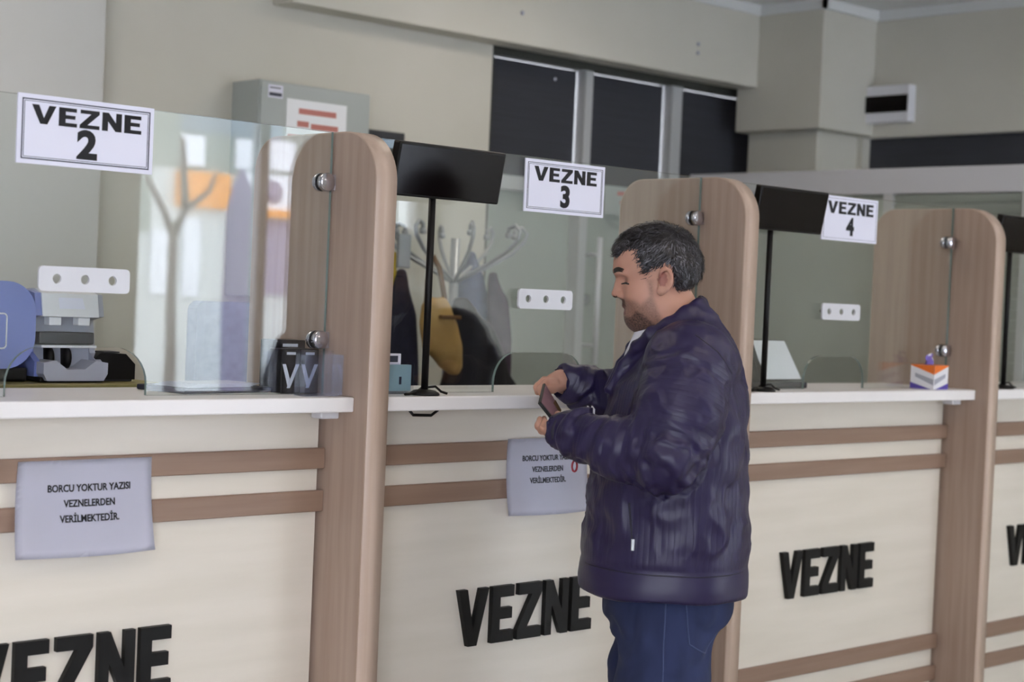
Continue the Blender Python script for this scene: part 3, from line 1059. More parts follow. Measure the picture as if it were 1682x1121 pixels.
t = thing('window_notice', 'pale grey paper notice with faint lines on the back window behind the divider', 'notice', (3.22, 2.03, 1.84))
MB().box(-.22, .22, 0, .003, 0, .125).build('sheet', M['metal_grey'], t)
bb = MB()
for z, a, c in ((.085, -.14, -.05), (.085, -.03, .10), (.045, -.12, .02), (.045, .04, .12)):
    bb.box(a, c, -.0006, -.0001, z, z + .018)
bb.build('faint_print', M['red_ink'], t)

for x, z in ((2.32, 2.60), (3.40, 2.62), (3.40, 2.58)):
    tag(MB().lathe([(.001, 1.872), (.009, 1.874), (.009, 1.8795)], 10, (x, 0, z), 'Y').build('wall_plug', M['grey_plastic']),
        {2.60: 'tiny wall plug in the soffit above the window frame corner', 2.62: 'tiny upper wall plug in the soffit right of the window middle',
         2.58: 'tiny lower wall plug in the soffit right of the window middle'}[z], 'wall plug', 'wall plugs in the soffit')


# ================================================================== COAT RACK AND COATS
def cloth(name, label, cat, rows, m, seed, loc, group='clothes on the coat rack', h=0.009, fold=0.014, freq=26, extra=None):
    """hanging cloth: stacked sections with vertical folds"""
    zs = [r[0] for r in rows]
    F = Field((min(r[2] for r in rows) - .08, min(r[4] - r[3] for r in rows) - .08, zs[0] - .04),
              (max(r[1] for r in rows) + .08, max(r[4] + r[3] for r in rows) + .08, zs[-1] + .06), h)
    F.tower(rows, .01, 2.0)
    if extra:
        extra(F)
    V, Q = F.mesh()
    V = relax(V, Q, 2)
    N = normals(V, Q)
    n1 = vnoise(V, (freq * .35, freq * .35, 1.8), seed, 2)
    ph = np.sin(V[:, 0] * freq * 1.6 + 3 * n1) * .55 + n1
    V = V + N * (fold * ph * np.clip((zs[-1] - V[:, 2]) / .12, .15, 1))[:, None]
    o = np_mesh(name, V, Q, m)
    o.location = loc
    return tag(o, label, cat, group)


RX, RY = 1.66, 1.47
t = thing('coat_rack', 'grey metal coat rack with curled hooks behind the VEZNE 3 glass', 'coat rack', (RX, RY, 0))
MB().tube([(0, 0, .03), (0, 0, 1.66)], .017, 12).build('pole', M['steel'], t)
for i in range(8):
    a = 2 * PI * i / 8 + .3
    ca, sa = math.cos(a), math.sin(a)
    pts = []
    for r, z in ((0.0, 1.50), (.05, 1.535), (.11, 1.575), (.16, 1.615), (.195, 1.66), (.20, 1.69), (.185, 1.71), (.165, 1.70), (.165, 1.68)):
        pts.append((1.32 * r * ca, 1.32 * r * sa, z))
    hk = MB().tube(pts, .0075, 8).build('hook', M['steel'], t)
    MB().lathe([(.001, -.012), (.012, -.008), (.012, .008), (.001, .012)], 10, (.218 * ca, .218 * sa, 1.675)).build('knob', M['steel'], hk)
for i in range(4):
    a = 2 * PI * i / 4 + .5
    MB().tube([(0, 0, .12), (.15 * math.cos(a), .15 * math.sin(a), .06), (.25 * math.cos(a), .25 * math.sin(a), .013)], .011, 8).build('foot', M['steel'], t)

cloth('black_coat', 'long black coat hanging on the coat rack behind the pass-through', 'coat',
      [(.45, .24, -.23, .05, 0), (1.0, .22, -.22, .055, 0), (1.14, .17, -.18, .06, 0), (1.26, .115, -.145, .06, 0), (1.36, .02, -.135, .055, 0), (1.42, -.05, -.125, .045, 0), (1.45, -.085, -.115, .03, 0)], M['coat_black'], 1, (1.70, 1.36, 0), fold=.010)
cloth('navy_coat', 'dark navy coat hanging at the left of the coat rack, beside the divider', 'coat',
      [(.5, .09, -.07, .055, 0), (1.17, .078, -.06, .055, 0), (1.38, .055, -.05, .05, 0), (1.49, .02, -.015, .035, 0), (1.54, .012, -.01, .02, 0)], M['coat_navy'], 2, (1.325, 1.36, 0))
cloth('reflection_jacket', 'slate blue jacket shape for a reflection, high on the coat rack, above the black coat', 'jacket',  # bluish reflection in the glass modelled as a hanging jacket
      [(.7, .11, -.10, .05, 0), (1.25, .11, -.10, .05, 0), (1.45, .085, -.075, .05, 0), (1.56, .03, -.02, .04, 0), (1.62, .012, -.002, .02, 0)], M['reflection_blue'], 3, (1.785, 1.53, 0))
cloth('plum_jacket', 'dark plum jacket hanging at the right of the coat rack', 'jacket',
      [(.7, .08, -.045, .035, 0), (1.3, .075, -.04, .035, 0), (1.45, .04, -.045, .035, 0), (1.53, -.01, -.04, .025, 0), (1.55, -.015, -.03, .02, 0)], M['coat_maroon'], 4, (1.85, 1.445, 0), fold=.007)
cloth('scarf', 'mustard yellow scarf hanging at the far left of the coat rack', 'scarf',
      [(1.42, .018, -.03, .025, 0), (1.5, .02, -.02, .025, 0), (1.60, .012, -.012, .02, 0)], M['yellow'], 5, (1.355, 1.45, 0), fold=.005, freq=40)
t = thing('shoulder_bag', 'tan leather bag hanging on the coat rack, left of the black coat', 'bag', (1.435, 1.25, 0))
F = Field((-.17, -.12, 1.08), (.2, .12, 1.50), .006)
F.tower([(1.185, .065, .035, .018, 0), (1.21, .080, -.01, .032, 0), (1.27, .078, -.085, .042, 0), (1.36, .045, -.105, .042, 0), (1.42, .012, -.10, .035, 0), (1.445, -.01, -.08, .02, 0)], .02, 2.2)
V, Q = F.mesh()
V = relax(V, Q, 4)
V = V + normals(V, Q) * (.006 * vnoise(V, (14, 14, 9), 6))[:, None]
np_mesh('pouch', V, Q, M['tan'], t)
MB().tube([(-.085, 0, 1.42), (-.075, .01, 1.50), (-.04, .04, 1.57), (-.02, .05, 1.585), (-.01, .03, 1.55), (-.005, -.005, 1.43)], .009, 8).build('strap', M['tan_dark'], t)
MB().box(-.06, .03, -.052, -.036, 1.375, 1.388, .003).build('flap_trim', M['tan_dark'], t)
tag(MB().box(1.262, 1.315, 1.30, 1.315, 1.54, 1.655, .004).build('hanging_card', M['steel']), 'grey flat card hanging at the top left hook of the coat rack', 'card')

# ================================================================== THE STREET (seen only mirrored in the glass)
tag(MB().box(-30, 40, -40, -4.76, -.2, -.1).build('pavement', M['pavement']), kind='structure')
t = thing('street_building', 'pale street building with shop signs mirrored in the VEZNE 2 glass', 'building', (8, -16, -.1))
MB().box(-16, 14, -6, 0, 0, 9).build('facade', M['facade'], t)
for i in range(9):
    for z in (3.3, 6.0):
        MB().box(-14 + i * 3.1, -12.4 + i * 3.1, -.03, .03, z + .25, z + 1.9).build('upper_window', M['facade_win'], t)
MB().box(-3, 5, .0, .02, 3.06, 9).box(-3, 1.1, .0, .02, 2.2, 3.06).build('upper_cladding', M['cladding'], t)
MB().box(1.47, 2.25, .0, .12, 2.56, 3.02).build('orange_sign', M['sign_orange'], t)
MB().box(2.40, 3.40, .0, .12, 2.60, 3.08).build('white_sign', M['sign_white'], t)
MB().lathe([(.02, .121), (.16, .122), (.16, .128), (.02, .129)], 20, (2.92, 0, 2.84), 'Y').build('sign_emblem', M['lilac'], t)
MB().box(2.58, 3.40, .0, .2, 2.50, 2.60).build('orange_awning', M['sign_orange'], t)
for a, b, c, d, m in ((1.5, 1.86, 3.10, 3.5, 'sign_white'), (2.35, 2.61, 3.12, 3.52, 'sign_white'), (2.89, 3.3, 3.15, 3.55, 'sign_white'),  # upper white patches paint bright blobs of light; lower ones are door and window
                      (1.60, 1.84, 1.38, 2.42, 'sign_white'), (1.12, 1.46, 1.4, 2.24, 'sign_white'), (2.72, 3.34, 1.45, 2.46, 'lilac')):
    MB().box(a, b, -.02, .06, c, d).build('facade_patch', M[m], t)
t = thing('street_tree', 'bare forked street tree mirrored in the VEZNE 2 glass', 'tree', (6.13, -10.6, -.1))
MB().tube([(.02, 0, 0), (.02, 0, .8), (0, 0, 1.5), (0, 0, 2.05)], [.075, .055, .045, .045], 10).build('trunk', M['bark'], t)
for p in ([(0, 0, 2.0), (-.1, 0, 2.2), (-.21, 0, 2.38), (-.36, .1, 2.5)], [(0, 0, 2.0), (.12, 0, 2.25), (.25, 0, 2.34), (.35, .05, 2.44), (.40, .05, 2.6)], [(.12, 0, 2.25), (.10, 0, 2.5), (.0, .1, 2.9)]):
    MB().tube(p, [.045, .036, .03, .024, .016][:len(p)], 8).build('branch', M['bark'], t)
t = thing('folded_parasol', 'folded lilac grey parasol on the street mirrored in the VEZNE 2 glass', 'parasol', (6.47, -10.0, -.1))
MB().lathe([(.02, 0), (.02, .5), (.13, .55), (.15, 1.4), (.14, 2.2), (.09, 2.45), (.03, 2.6), (.01, 2.65)], 14).build('canopy', M['lilac'], t)

#PERSON#
# ================================================================== THE MAN
# local frame: X the way he faces, Y his left (towards the photographer), Z up
MAN = thing('person', 'man in a navy quilted jacket and blue jeans standing at the VEZNE 3 ledge', 'person', (0.600, -0.520, 0), 2.38803)
M['skin'] = mat('skin', (205, 160, 138), 0.5, spec=0.35)
_m = M['skin']
_b = _m.node_tree.nodes['Principled BSDF']
_b.inputs['Subsurface Weight'].default_value = 0.08
_b.inputs['Subsurface Radius'].default_value = (0.01, 0.004, 0.002)
_a = nd(_m, 'ShaderNodeAttribute', attribute_name='beard_nostril_shade')
_tc = nd(_m, 'ShaderNodeTexCoord')
_nz = nd(_m, 'ShaderNodeTexNoise')
_nz.inputs['Scale'].default_value = 260
ln(_m, _tc.outputs['Object'], _nz.inputs['Vector'])
_mr = nd(_m, 'ShaderNodeMapRange')
_mr.inputs['From Min'].default_value = 0.3
_mr.inputs['From Max'].default_value = 0.7
_mr.inputs['To Min'].default_value = 0.75
_mr.inputs['To Max'].default_value = 1.1
ln(_m, _nz.outputs[0], _mr.inputs['Value'])
_mu = nd(_m, 'ShaderNodeMath', operation='MULTIPLY')
ln(_m, _a.outputs['Fac'], _mu.inputs[0])
ln(_m, _mr.outputs[0], _mu.inputs[1])
_nz2 = nd(_m, 'ShaderNodeTexNoise')
_nz2.inputs['Scale'].default_value = 22
ln(_m, _tc.outputs['Object'], _nz2.inputs['Vector'])
_sk = nd(_m, 'ShaderNodeMix', data_type='RGBA')
ln(_m, _nz2.outputs[0], _sk.inputs['Factor'])
_sk.inputs['A'].default_value = (*lin((202, 160, 140)), 1)
_sk.inputs['B'].default_value = (*lin((188, 136, 120)), 1)
_lp = nd(_m, 'ShaderNodeAttribute', attribute_name='lips')
_mx0 = nd(_m, 'ShaderNodeMix', data_type='RGBA')
ln(_m, _lp.outputs['Fac'], _mx0.inputs['Factor'])
ln(_m, _sk.outputs['Result'], _mx0.inputs['A'])
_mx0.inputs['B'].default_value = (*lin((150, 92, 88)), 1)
_mx = nd(_m, 'ShaderNodeMix', data_type='RGBA')
ln(_m, _mu.outputs[0], _mx.inputs['Factor'])
ln(_m, _mx0.outputs['Result'], _mx.inputs['A'])
_mx.inputs['B'].default_value = (*lin((46, 38, 38)), 1)
ln(_m, _mx.outputs['Result'], _b.inputs['Base Color'])

M['hair'] = mat('dark_greying_hair', (30, 28, 33), 0.45)
_m = M['hair']
_a = nd(_m, 'ShaderNodeAttribute', attribute_name='grey')
_mx = nd(_m, 'ShaderNodeMix', data_type='RGBA')
ln(_m, _a.outputs['Fac'], _mx.inputs['Factor'])
_mx.inputs['A'].default_value = (*lin((27, 25, 30)), 1)
_mx.inputs['B'].default_value = (*lin((138, 138, 150)), 1)
ln(_m, _mx.outputs['Result'], _m.node_tree.nodes['Principled BSDF'].inputs['Base Color'])
M['brow'] = mat('eyebrow_hair', (34, 28, 28), 0.7)
M['eye'] = mat('eyeball', (206, 200, 196), 0.2)

M['jacket'] = mat('navy_nylon', (38, 31, 68), 0.43, spec=0.42)
_m = M['jacket']
_b = _m.node_tree.nodes['Principled BSDF']
_a = nd(_m, 'ShaderNodeAttribute', attribute_name='quilt')
_mu = nd(_m, 'ShaderNodeMath', operation='MULTIPLY')
_mu.inputs[1].default_value = 2 * PI
ln(_m, _a.outputs['Fac'], _mu.inputs[0])
_si = nd(_m, 'ShaderNodeMath', operation='SINE')
ln(_m, _mu.outputs[0], _si.inputs[0])
_ab = nd(_m, 'ShaderNodeMath', operation='ABSOLUTE')
ln(_m, _si.outputs[0], _ab.inputs[0])
_pw = nd(_m, 'ShaderNodeMath', operation='POWER')
_pw.inputs[1].default_value = 0.45
ln(_m, _ab.outputs[0], _pw.inputs[0])
_tc = nd(_m, 'ShaderNodeTexCoord')
_nz = nd(_m, 'ShaderNodeTexNoise')
_nz.inputs['Scale'].default_value = 26
_nz.inputs['Detail'].default_value = 3
ln(_m, _tc.outputs['Object'], _nz.inputs['Vector'])
_ad = nd(_m, 'ShaderNodeMath', operation='MULTIPLY_ADD')
ln(_m, _nz.outputs[0], _ad.inputs[0])
_ad.inputs[1].default_value = 0.8
ln(_m, _pw.outputs[0], _ad.inputs[2])
_bp = nd(_m, 'ShaderNodeBump')
_bp.inputs['Strength'].default_value = 0.15
_bp.inputs['Distance'].default_value = 0.004
ln(_m, _ad.outputs[0], _bp.inputs['Height'])
ln(_m, _bp.outputs[0], _b.inputs['Normal'])
M['jacket_trim'] = mat('navy_trim', (30, 27, 48), 0.6)

HP = np.array((0.045, 0.0, 1.54))          # head pivot

# ---- body: one continuous skin surface from crown to soles
B = Field((-0.24, -0.46, 0.0), (0.36, 0.36, 1.68), 0.0036)
# trunk, legs (under the clothes)
B.tower([(.78, .11, -.12, .14, 0), (.95, .15, -.13, .16, 0), (1.15, .14, -.13, .165, 0), (1.30, .085, -.11, .17, 0), (1.36, .03, -.09, .12, 0), (1.41, .02, -.06, .06, 0)], .03)
for s in (-1, 1):
    B.chain([(0, s * .085, .80), (.005, s * .1, .46), (-.02, s * .1, .1)], [.072, .055, .042], .03)
    B.chain([(-.035, s * .1, .045), (.06, s * .105, .04), (.13, s * .11, .032)], [.04, .036, .026], .02)
# neck
B.cone((.012, 0, 1.45), (-.022, 0, 1.33), .060, .068, .03)
# head
B.ell((.045, 0, 1.552), (.090, .074, .082), .02)
B.ell((.086, 0, 1.548), (.058, .060, .056), .03)
B.ell((.066, 0, 1.478), (.056, .061, .078), .03)
B.ell((.050, 0, 1.442), (.056, .064, .050), .03)
B.ell((.058, 0, 1.418), (.046, .046, .026), .025)
B.ell((.086, 0, 1.422), (.024, .026, .022), .02)
for s in (-1, 1):
    B.ell((.082, s * .040, 1.474), (.034, .024, .030), .02)        # cheeks
    B.ell((.124, s * .026, 1.522), (.016, .026, .0085), .012)      # brow
    B.ell((.132, s * .034, 1.507), (.018, .018, .011), .010, sub=True)
B.ell((.133, 0, 1.530), (.012, .018, .010), .012)
B.chain([(.1235, 0, 1.519), (.132, 0, 1.498), (.1385, 0, 1.477)], [.0075, .0085, .0105], .010)
for s in (-1, 1):
    B.ell((.125, s * .0125, 1.473), (.0115, .0085, .0085), .007)
    B.ell((.129, s * .0065, 1.4645), (.005, .0035, .004), .004, sub=True)
    B.ell((.1060, s * .032, 1.505), (.0135, .0165, .0125), .005)   # lids
B.ell((.106, 0, 1.456), (.0135, .026, .012), .012)
B.ell((.1125, 0, 1.4485), (.0100, .021, .0062), .005)
B.ell((.1060, 0, 1.4345), (.0100, .019, .0070), .005)
B.cone((.119, -.022, 1.4415), (.119, .022, 1.4415), .0028, .0028, .004, sub=True)
for s in (-1, 1):
    R_ear = Matrix.Rotation(math.radians(-14), 3, 'Y') @ Matrix.Rotation(math.radians(s * -20), 3, 'Z')
    B.ell((.034, s * .080, 1.508), (.0165, .0085, .0290), .006, rot=R_ear)
    B.ell((.039, s * .0905, 1.514), (.0085, .0075, .0175), .003, sub=True, rot=R_ear)
    B.ell((.043, s * .081, 1.507), (.005, .006, .007), .003)
    rim = [(.047, .083, 1.521), (.044, .0875, 1.532), (.035, .090, 1.5365), (.025, .091, 1.532), (.0205, .091, 1.518), (.0225, .0895, 1.504), (.030, .086, 1.491), (.038, .083, 1.484)]
    B.chain([(a, s * b, c) for a, b, c in rim], [.0036, .0040, .0042, .0044, .0042, .0040, .0044, .0050], .003)
    B.ell((.043, s * .079, 1.486), (.0095, .007, .0105), .006)
# arms
LS, LE, LW = (-.018, .185, 1.345), (.028, .262, 1.128), (.238, .150, 1.166)
RS, RE, RW = (.0, -.185, 1.345), (.075, -.275, 1.175), (.228, -.215, 1.256)
B.chain([LS, LE, LW], [.055, .042, .029], .03)
B.chain([RS, RE, RW], [.055, .042, .029], .03)
# left hand: palm under the wallet, fingers curled round its lower edge, thumb on top
B.chain([LW, (.262, .132, 1.168), (.276, .115, 1.168)], [.027, .024, .020], .015)
for i, (y, ex) in enumerate(((.126, -.006), (.105, .004), (.084, .004), (.064, -.006))):
    B.chain([(.270, y * .55 + .06, 1.166), (.292 + ex, y, 1.163), (.301 + ex, y - .012, 1.172), (.297 + ex, y - .024, 1.186)], [.0098, .0088, .008, .0070], .004)
B.chain([(.252, .135, 1.182), (.254, .118, 1.194), (.262, .098, 1.201)], [.0115, .0098, .0085], .006)
# right hand: back of the hand up, fingertips pinching the far corner
B.chain([RW, (.250, -.198, 1.262), (.268, -.183, 1.260)], [.028, .024, .020], .015)
for i, (y, ex) in enumerate(((-.216, -.010), (-.195, .003), (-.174, .006), (-.153, -.002))):
    B.chain([(.264, y * .6 - .074, 1.260), (.287 + ex, y, 1.265 - i * .002), (.303 + ex, y + .010, 1.252 - i * .003), (.300 + ex, y + .022, 1.235 - i * .001)], [.0095, .0084, .0076, .0066], .003)
B.chain([(.250, -.178, 1.250), (.270, -.150, 1.243), (.290, -.128, 1.240)], [.0115, .0098, .0082], .006)
V, Q = B.mesh()
V = relax(V, Q, 1, .4)
# beard tone, shade painted into the nostrils, lips
x, y, z = V[:, 0], np.abs(V[:, 1]), V[:, 2]
cheek = poly_sd(x, z, [(.074, 1.51), (.068, 1.475), (.085, 1.455), (.100, 1.464), (.122, 1.468), (.14, 1.462), (.14, 1.38), (.02, 1.385), (.035, 1.42), (.056, 1.47), (.060, 1.51)])
beard_nostril_shade = sstep(-cheek, -.006, .010) * .50
beard_nostril_shade = np.maximum(beard_nostril_shade, sstep(-poly_sd(x, z, [(.078, 1.437), (.098, 1.445), (.105, 1.43), (.14, 1.43), (.14, 1.37), (.03, 1.38), (.05, 1.415)]), -.008, .010) * .88)
beard_nostril_shade = np.maximum(beard_nostril_shade, sstep(.0095 - np.abs(z - 1.4585 + .25 * (y - .012).clip(0)), -.004, .004) * sstep(x, .098, .106) * sstep(.034 - y, 0, .008) * .85)
beard_nostril_shade *= (V[:, 2] > 1.36) * (V[:, 0] > -.02)
nostril_shade = ((np.abs(y - .0065) < .0045) & (np.abs(z - 1.466) < .005) & (x > .122)).astype(float)
beard_nostril_shade = np.maximum(beard_nostril_shade, nostril_shade * .95)
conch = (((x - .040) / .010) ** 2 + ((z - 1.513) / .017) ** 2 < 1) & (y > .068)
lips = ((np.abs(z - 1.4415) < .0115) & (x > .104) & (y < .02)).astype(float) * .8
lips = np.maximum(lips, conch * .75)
body = np_mesh('body', V, Q, M['skin'], MAN, {'beard_nostril_shade': beard_nostril_shade, 'lips': lips})
head_bvh = BVHTree.FromPolygons([tuple(v) for v in V], [tuple(q) for q in Q])

# eyes, lashes, brows
for s in (-1, 1):
    e = MB()
    bmesh.ops.create_uvsphere(e.bm, u_segments=16, v_segments=10, radius=.0115)
    bmesh.ops.translate(e.bm, vec=(.1045, s * .032, 1.5025), verts=e.bm.verts)
    e.build('eye', M['eye'], body, smooth=True)
    pts = []
    for i in range(9):
        t_ = -1 + 2 * i / 8
        hit = head_bvh.ray_cast(Vector((.2, s * (.033 + .0165 * t_), 1.5015 - .0022 * t_ * t_)), Vector((-1, 0, 0)))
        pts.append((hit[0].x + .0003, hit[0].y, hit[0].z))
    MB().tube(pts, [.0012, .0019, .0023, .0025, .0025, .0025, .0024, .0022, .0014], 6).build('eyelash', M['brow'], body)
    b = MB()
    for row in range(3):
        pts = []
        for i in range(9):
            t_ = i / 8
            hit = head_bvh.ray_cast(Vector((.22, s * (.014 + .036 * t_), 1.5245 + row * .0028 + .007 * math.sin(t_ * 2.2) - .004 * t_)), Vector((-1, 0, 0)))
            pts.append((hit[0].x + .0004, hit[0].y, hit[0].z))
        b.tube(pts, [.0016, .0026, .0029, .0029, .0028, .0026, .0022, .0017, .0009], 6)
    b.build('eyebrow', M['brow'], body)

# ---- hair: shell over the skull, cut by the hairline, ruffled into locks
H = Field((-.09, -.105, 1.46), (.19, .105, 1.68), .0026)
H.ell((.047, 0, 1.556), (.099, .0815, .088), .01)
H.ell((.090, 0, 1.563), (.061, .064, .057), .02)
H.ell((.004, 0, 1.535), (.058, .074, .062), .02)
sl, X, Y, Z = H._blk(H.lo, H.lo + H.n * H.h, 0)
line = [(.175, 1.70), (.175, 1.562), (.138, 1.562), (.118, 1.576), (.107, 1.574), (.104, 1.545), (.094, 1.528), (.079, 1.512), (.074, 1.492), (.066, 1.492),
        (.060, 1.520), (.052, 1.535), (.036, 1.543), (.020, 1.537), (.012, 1.515), (.010, 1.496), (-.005, 1.487), (-.032, 1.496), (-.10, 1.500), (-.12, 1.70)]
g = poly_sd(X[:, :, 0], Z[:, 0, :], line)[:, None, :].astype(np.float32)
k = .008
f0 = H.f + (.0085 * (1 - sstep(-g, 0, .030))).astype(np.float32)
h_ = np.maximum(k - np.abs(f0 - g), 0) / k
H.f = np.maximum(f0, g) + h_ * h_ * k / 4
# keep it a shell so the face stays clear
V, Q = H.mesh()
V = relax(V, Q, 2)
N = normals(V, Q)
n1 = vnoise(V, (60, 60, 30), 1, 2)
n2 = vnoise(V, (25, 25, 25), 2, 2)
lock = np.sin((V[:, 2] * 1.0 + V[:, 0] * .9) * 420 + 9 * n2 + V[:, 1] * 160) * .0012
V = V + N * (.0022 * n1 + .0026 * n2 + lock * .6)[:, None]
# short tapering locks over the shell, combed forward and down
nv0 = len(V)
pick = rng.permutation(nv0)[:7500]
TV, TQ = [], []
GR = [np.full(nv0, .06)]
for i in pick:
    p, nn = V[i], N[i]
    if p[2] < 1.515 and p[0] > .05:
        L = .006
    else:
        L = rng.uniform(.013, .026)
    flow = np.array((.75 if p[0] > .02 else -.2, .2 * np.sign(p[1]), -.7 if p[2] < 1.61 else .0)) + rng.normal(0, .33, 3)
    d = flow - nn * (flow @ nn)
    d /= np.linalg.norm(d) + 1e-9
    sd = np.cross(nn, d)
    w_ = rng.uniform(.0007, .0017)
    q0, q1, q2 = p - nn * .001, p + d * L * .5 + nn * rng.uniform(.0012, .0042), p + d * L + nn * rng.uniform(-.0004, .0048)
    b0 = nv0 + len(TV)
    GR.append(np.full(6, rng.uniform(0, 1) ** 3 * (.62 if p[2] < 1.60 else .35)))
    TV += [q0 - sd * w_, q0 + sd * w_, q1 + sd * w_ * .8, q1 - sd * w_ * .8, q2 + sd * w_ * .15, q2 - sd * w_ * .15]
    TQ += [(b0, b0 + 1, b0 + 2, b0 + 3), (b0 + 3, b0 + 2, b0 + 4, b0 + 5)]
V = np.concatenate([V, np.array(TV)])
Q = np.concatenate([Q, np.array(TQ)])
np_mesh('hair', V, Q, M['hair'], body, {'grey': np.concatenate(GR)})

# ---- white T-shirt
S_ = Field((-.12, -.20, 1.10), (.2, .2, 1.42), .005)
S_.ell((.030, 0, 1.315), (.086, .060, .088), .02)
S_.tower([(1.12, .135, -.10, .12, 0), (1.25, .110, -.10, .12, 0), (1.31, .075, -.09, .09, 0)], .04)
S_.cone((.018, 0, 1.39), (-.01, 0, 1.34), .070, .078, .03)
S_.ell((.02, 0, 1.43), (.085, .1, .028), .01, sub=True)
V, Q = S_.mesh()
V = relax(V, Q, 3)
np_mesh('t_shirt', V, Q, M['shirt'], MAN)

# ---- jacket
J = Field((-.26, -.47, .76), (.31, .40, 1.53), .0052)
J.tower([(.803, .196, -.189, .214, 0), (.83, .198, -.191, .216, 0), (.862, .194, -.190, .213, 0), (.872, .191, -.188, .209, 0), (.885, .193, -.190, .213, 0), (.95, .188, -.190, .214, 0), (1.06, .180, -.184, .218, 0),
         (1.18, .160, -.173, .220, 0), (1.26, .138, -.166, .215, 0), (1.32, .098, -.155, .205, 0), (1.36, .066, -.142, .178, 0),
         (1.40, .040, -.122, .135, 0), (1.43, .022, -.102, .095, 0), (1.455, .01, -.080, .075, 0)], .02, 2.3)
for s in (-1, 1):
    J.ell((-.02, s * .165, 1.345), (.095, .075, .062), .05)
J.chain([(-.02, .188, 1.335), (.005, .235, 1.225), (.03, .268, 1.132)], [.088, .090, .076], .035)
J.chain([(.03, .268, 1.132), (.13, .222, 1.140), (.215, .166, 1.163), (.256, .136, 1.168)], [.074, .064, .050, .040], .03)
J.chain([(.0, -.19, 1.335), (.045, -.25, 1.25), (.078, -.28, 1.185)], [.086, .078, .070], .035)
J.chain([(.078, -.28, 1.185), (.155, -.245, 1.225), (.212, -.222, 1.252), (.236, -.210, 1.258)], [.068, .056, .048, .040], .03)
# collar roll
col = [(-.056, 0, 1.462), (-.046, .045, 1.456), (-.018, .072, 1.438), (.022, .080, 1.412), (.058, .066, 1.384), (.088, .044, 1.355), (.118, .030, 1.315), (.150, .026, 1.255)]
rad = [.0165, .0165, .0165, .0165, .0165, .015, .012, .009]
for s in (-1, 1):
    J.chain([(a, s * b, c) for a, b, c in col], rad, .012)
# neck opening and open front
J.cone((.020, 0, 1.53), (.004, 0, 1.41), .066, .060, .008, sub=True)
J.ell((.060, 0, 1.415), (.060, .044, .036), .012, sub=True)
J.chain([(.105, 0, 1.375), (.165, 0, 1.25), (.20, 0, 1.0), (.205, 0, .80)], [.026, .012, .005, .005], .008, sub=True)
# cuffs hollowed for the wrists
J.cone((.252, .139, 1.168), (.31, .10, 1.17), .033, .034, .004, sub=True)
J.cone((.236, -.210, 1.258), (.30, -.18, 1.26), .033, .034, .004, sub=True)
V, Q = J.mesh()
V = relax(V, Q, 2)
N = normals(V, Q)


def seg_t(V, pts):
    """arc length along a polyline and distance to it"""
    best = np.full(len(V), 9.0)
    tt = np.zeros(len(V))
    acc = 0.0
    for a, b in zip(pts, pts[1:]):
        a, b = np.array(a), np.array(b)
        ab = b - a
        L = np.linalg.norm(ab)
        t_ = np.clip((V - a) @ ab / L ** 2, 0, 1)
        d = np.linalg.norm(V - (a + t_[:, None] * ab), axis=1)
        m = d < best
        best[m] = d[m]
        tt[m] = acc + t_[m] * L
        acc += L
    return tt, best


tL, dL = seg_t(V, [(-.02, .188, 1.335), (.005, .235, 1.225), (.03, .268, 1.132), (.13, .222, 1.140), (.256, .136, 1.168)])
tR, dR = seg_t(V, [(.0, -.19, 1.335), (.045, -.25, 1.25), (.078, -.28, 1.185), (.236, -.210, 1.258)])
out_rad = np.abs(V[:, 1])
onL = (V[:, 1] > 0) & (dL < .108) & ((out_rad > .205) | (V[:, 0] > .19) & (V[:, 1] > .06)) & (V[:, 2] > 1.03)
onR = (V[:, 1] < 0) & (dR < .105) & ((out_rad > .205) | (V[:, 0] > .17)) & (V[:, 2] > 1.08)
n1 = vnoise(V, (9, 9, 9), 1, 2)
n2 = vnoise(V, (22, 22, 22), 2, 2)
rdg = 1 - np.abs(vnoise(V + .02 * n1[:, None], (13, 13, 8), 9, 2)) * 2.2
disp = .004 * n1 + 0.0034 * (np.clip(rdg, 0, 1) ** 3 - .3) * sstep(V[:, 2], .87, .93)
# torso: vertical drape and slanting pulls from the arm pit
torso = ~(onL | onR)
dr = np.sin(V[:, 0] * 34 + V[:, 2] * 9 + 4 * n1) * .0035 * sstep(1.36 - V[:, 2], 0, .15) * sstep(V[:, 2], .87, .95)
pull = np.exp(-((V[:, 0] + .10 - (1.22 - V[:, 2]) * .55) / .022) ** 2) * sstep(V[:, 2], 1.08, 1.15) * sstep(1.34 - V[:, 2], 0, .06) * (V[:, 1] > .05)
disp += torso * (dr * 1.4 - .014 * pull)
# sleeves: creases across the arm, bunched at elbow and wrist
for on, t_, Lt, el in ((onL, tL, .50, .235), (onR, tR, .38, .17)):
    w_ = .35 + .9 * np.exp(-((t_ - el) / .05) ** 2) + .8 * np.exp(-((t_ - Lt + .06) / .05) ** 2)
    cr = np.sin(t_ * 150 + 5 * n1 + 2.5 * n2 + V[:, 2] * 20) * .0042 + n2 * .005
    disp += on * w_ * cr
# hem seam
V = V + N * disp[:, None]
ang_ = np.arctan2(V[:, 1], V[:, 0])
quilt = np.where(torso, ang_ * .2 / .025, 0)
quilt = np.where(onL, tL / .021, quilt)
quilt = np.where(onR, tR / .021, quilt)
yoke = torso & ((V[:, 2] > 1.30) | (V[:, 2] < .875))
quilt[yoke] = .25
jk = np_mesh('jacket', V, Q, M['jacket'], MAN, {'quilt': quilt})
jb = BVHTree.FromPolygons([tuple(v) for v in V], [tuple(q) for q in Q])


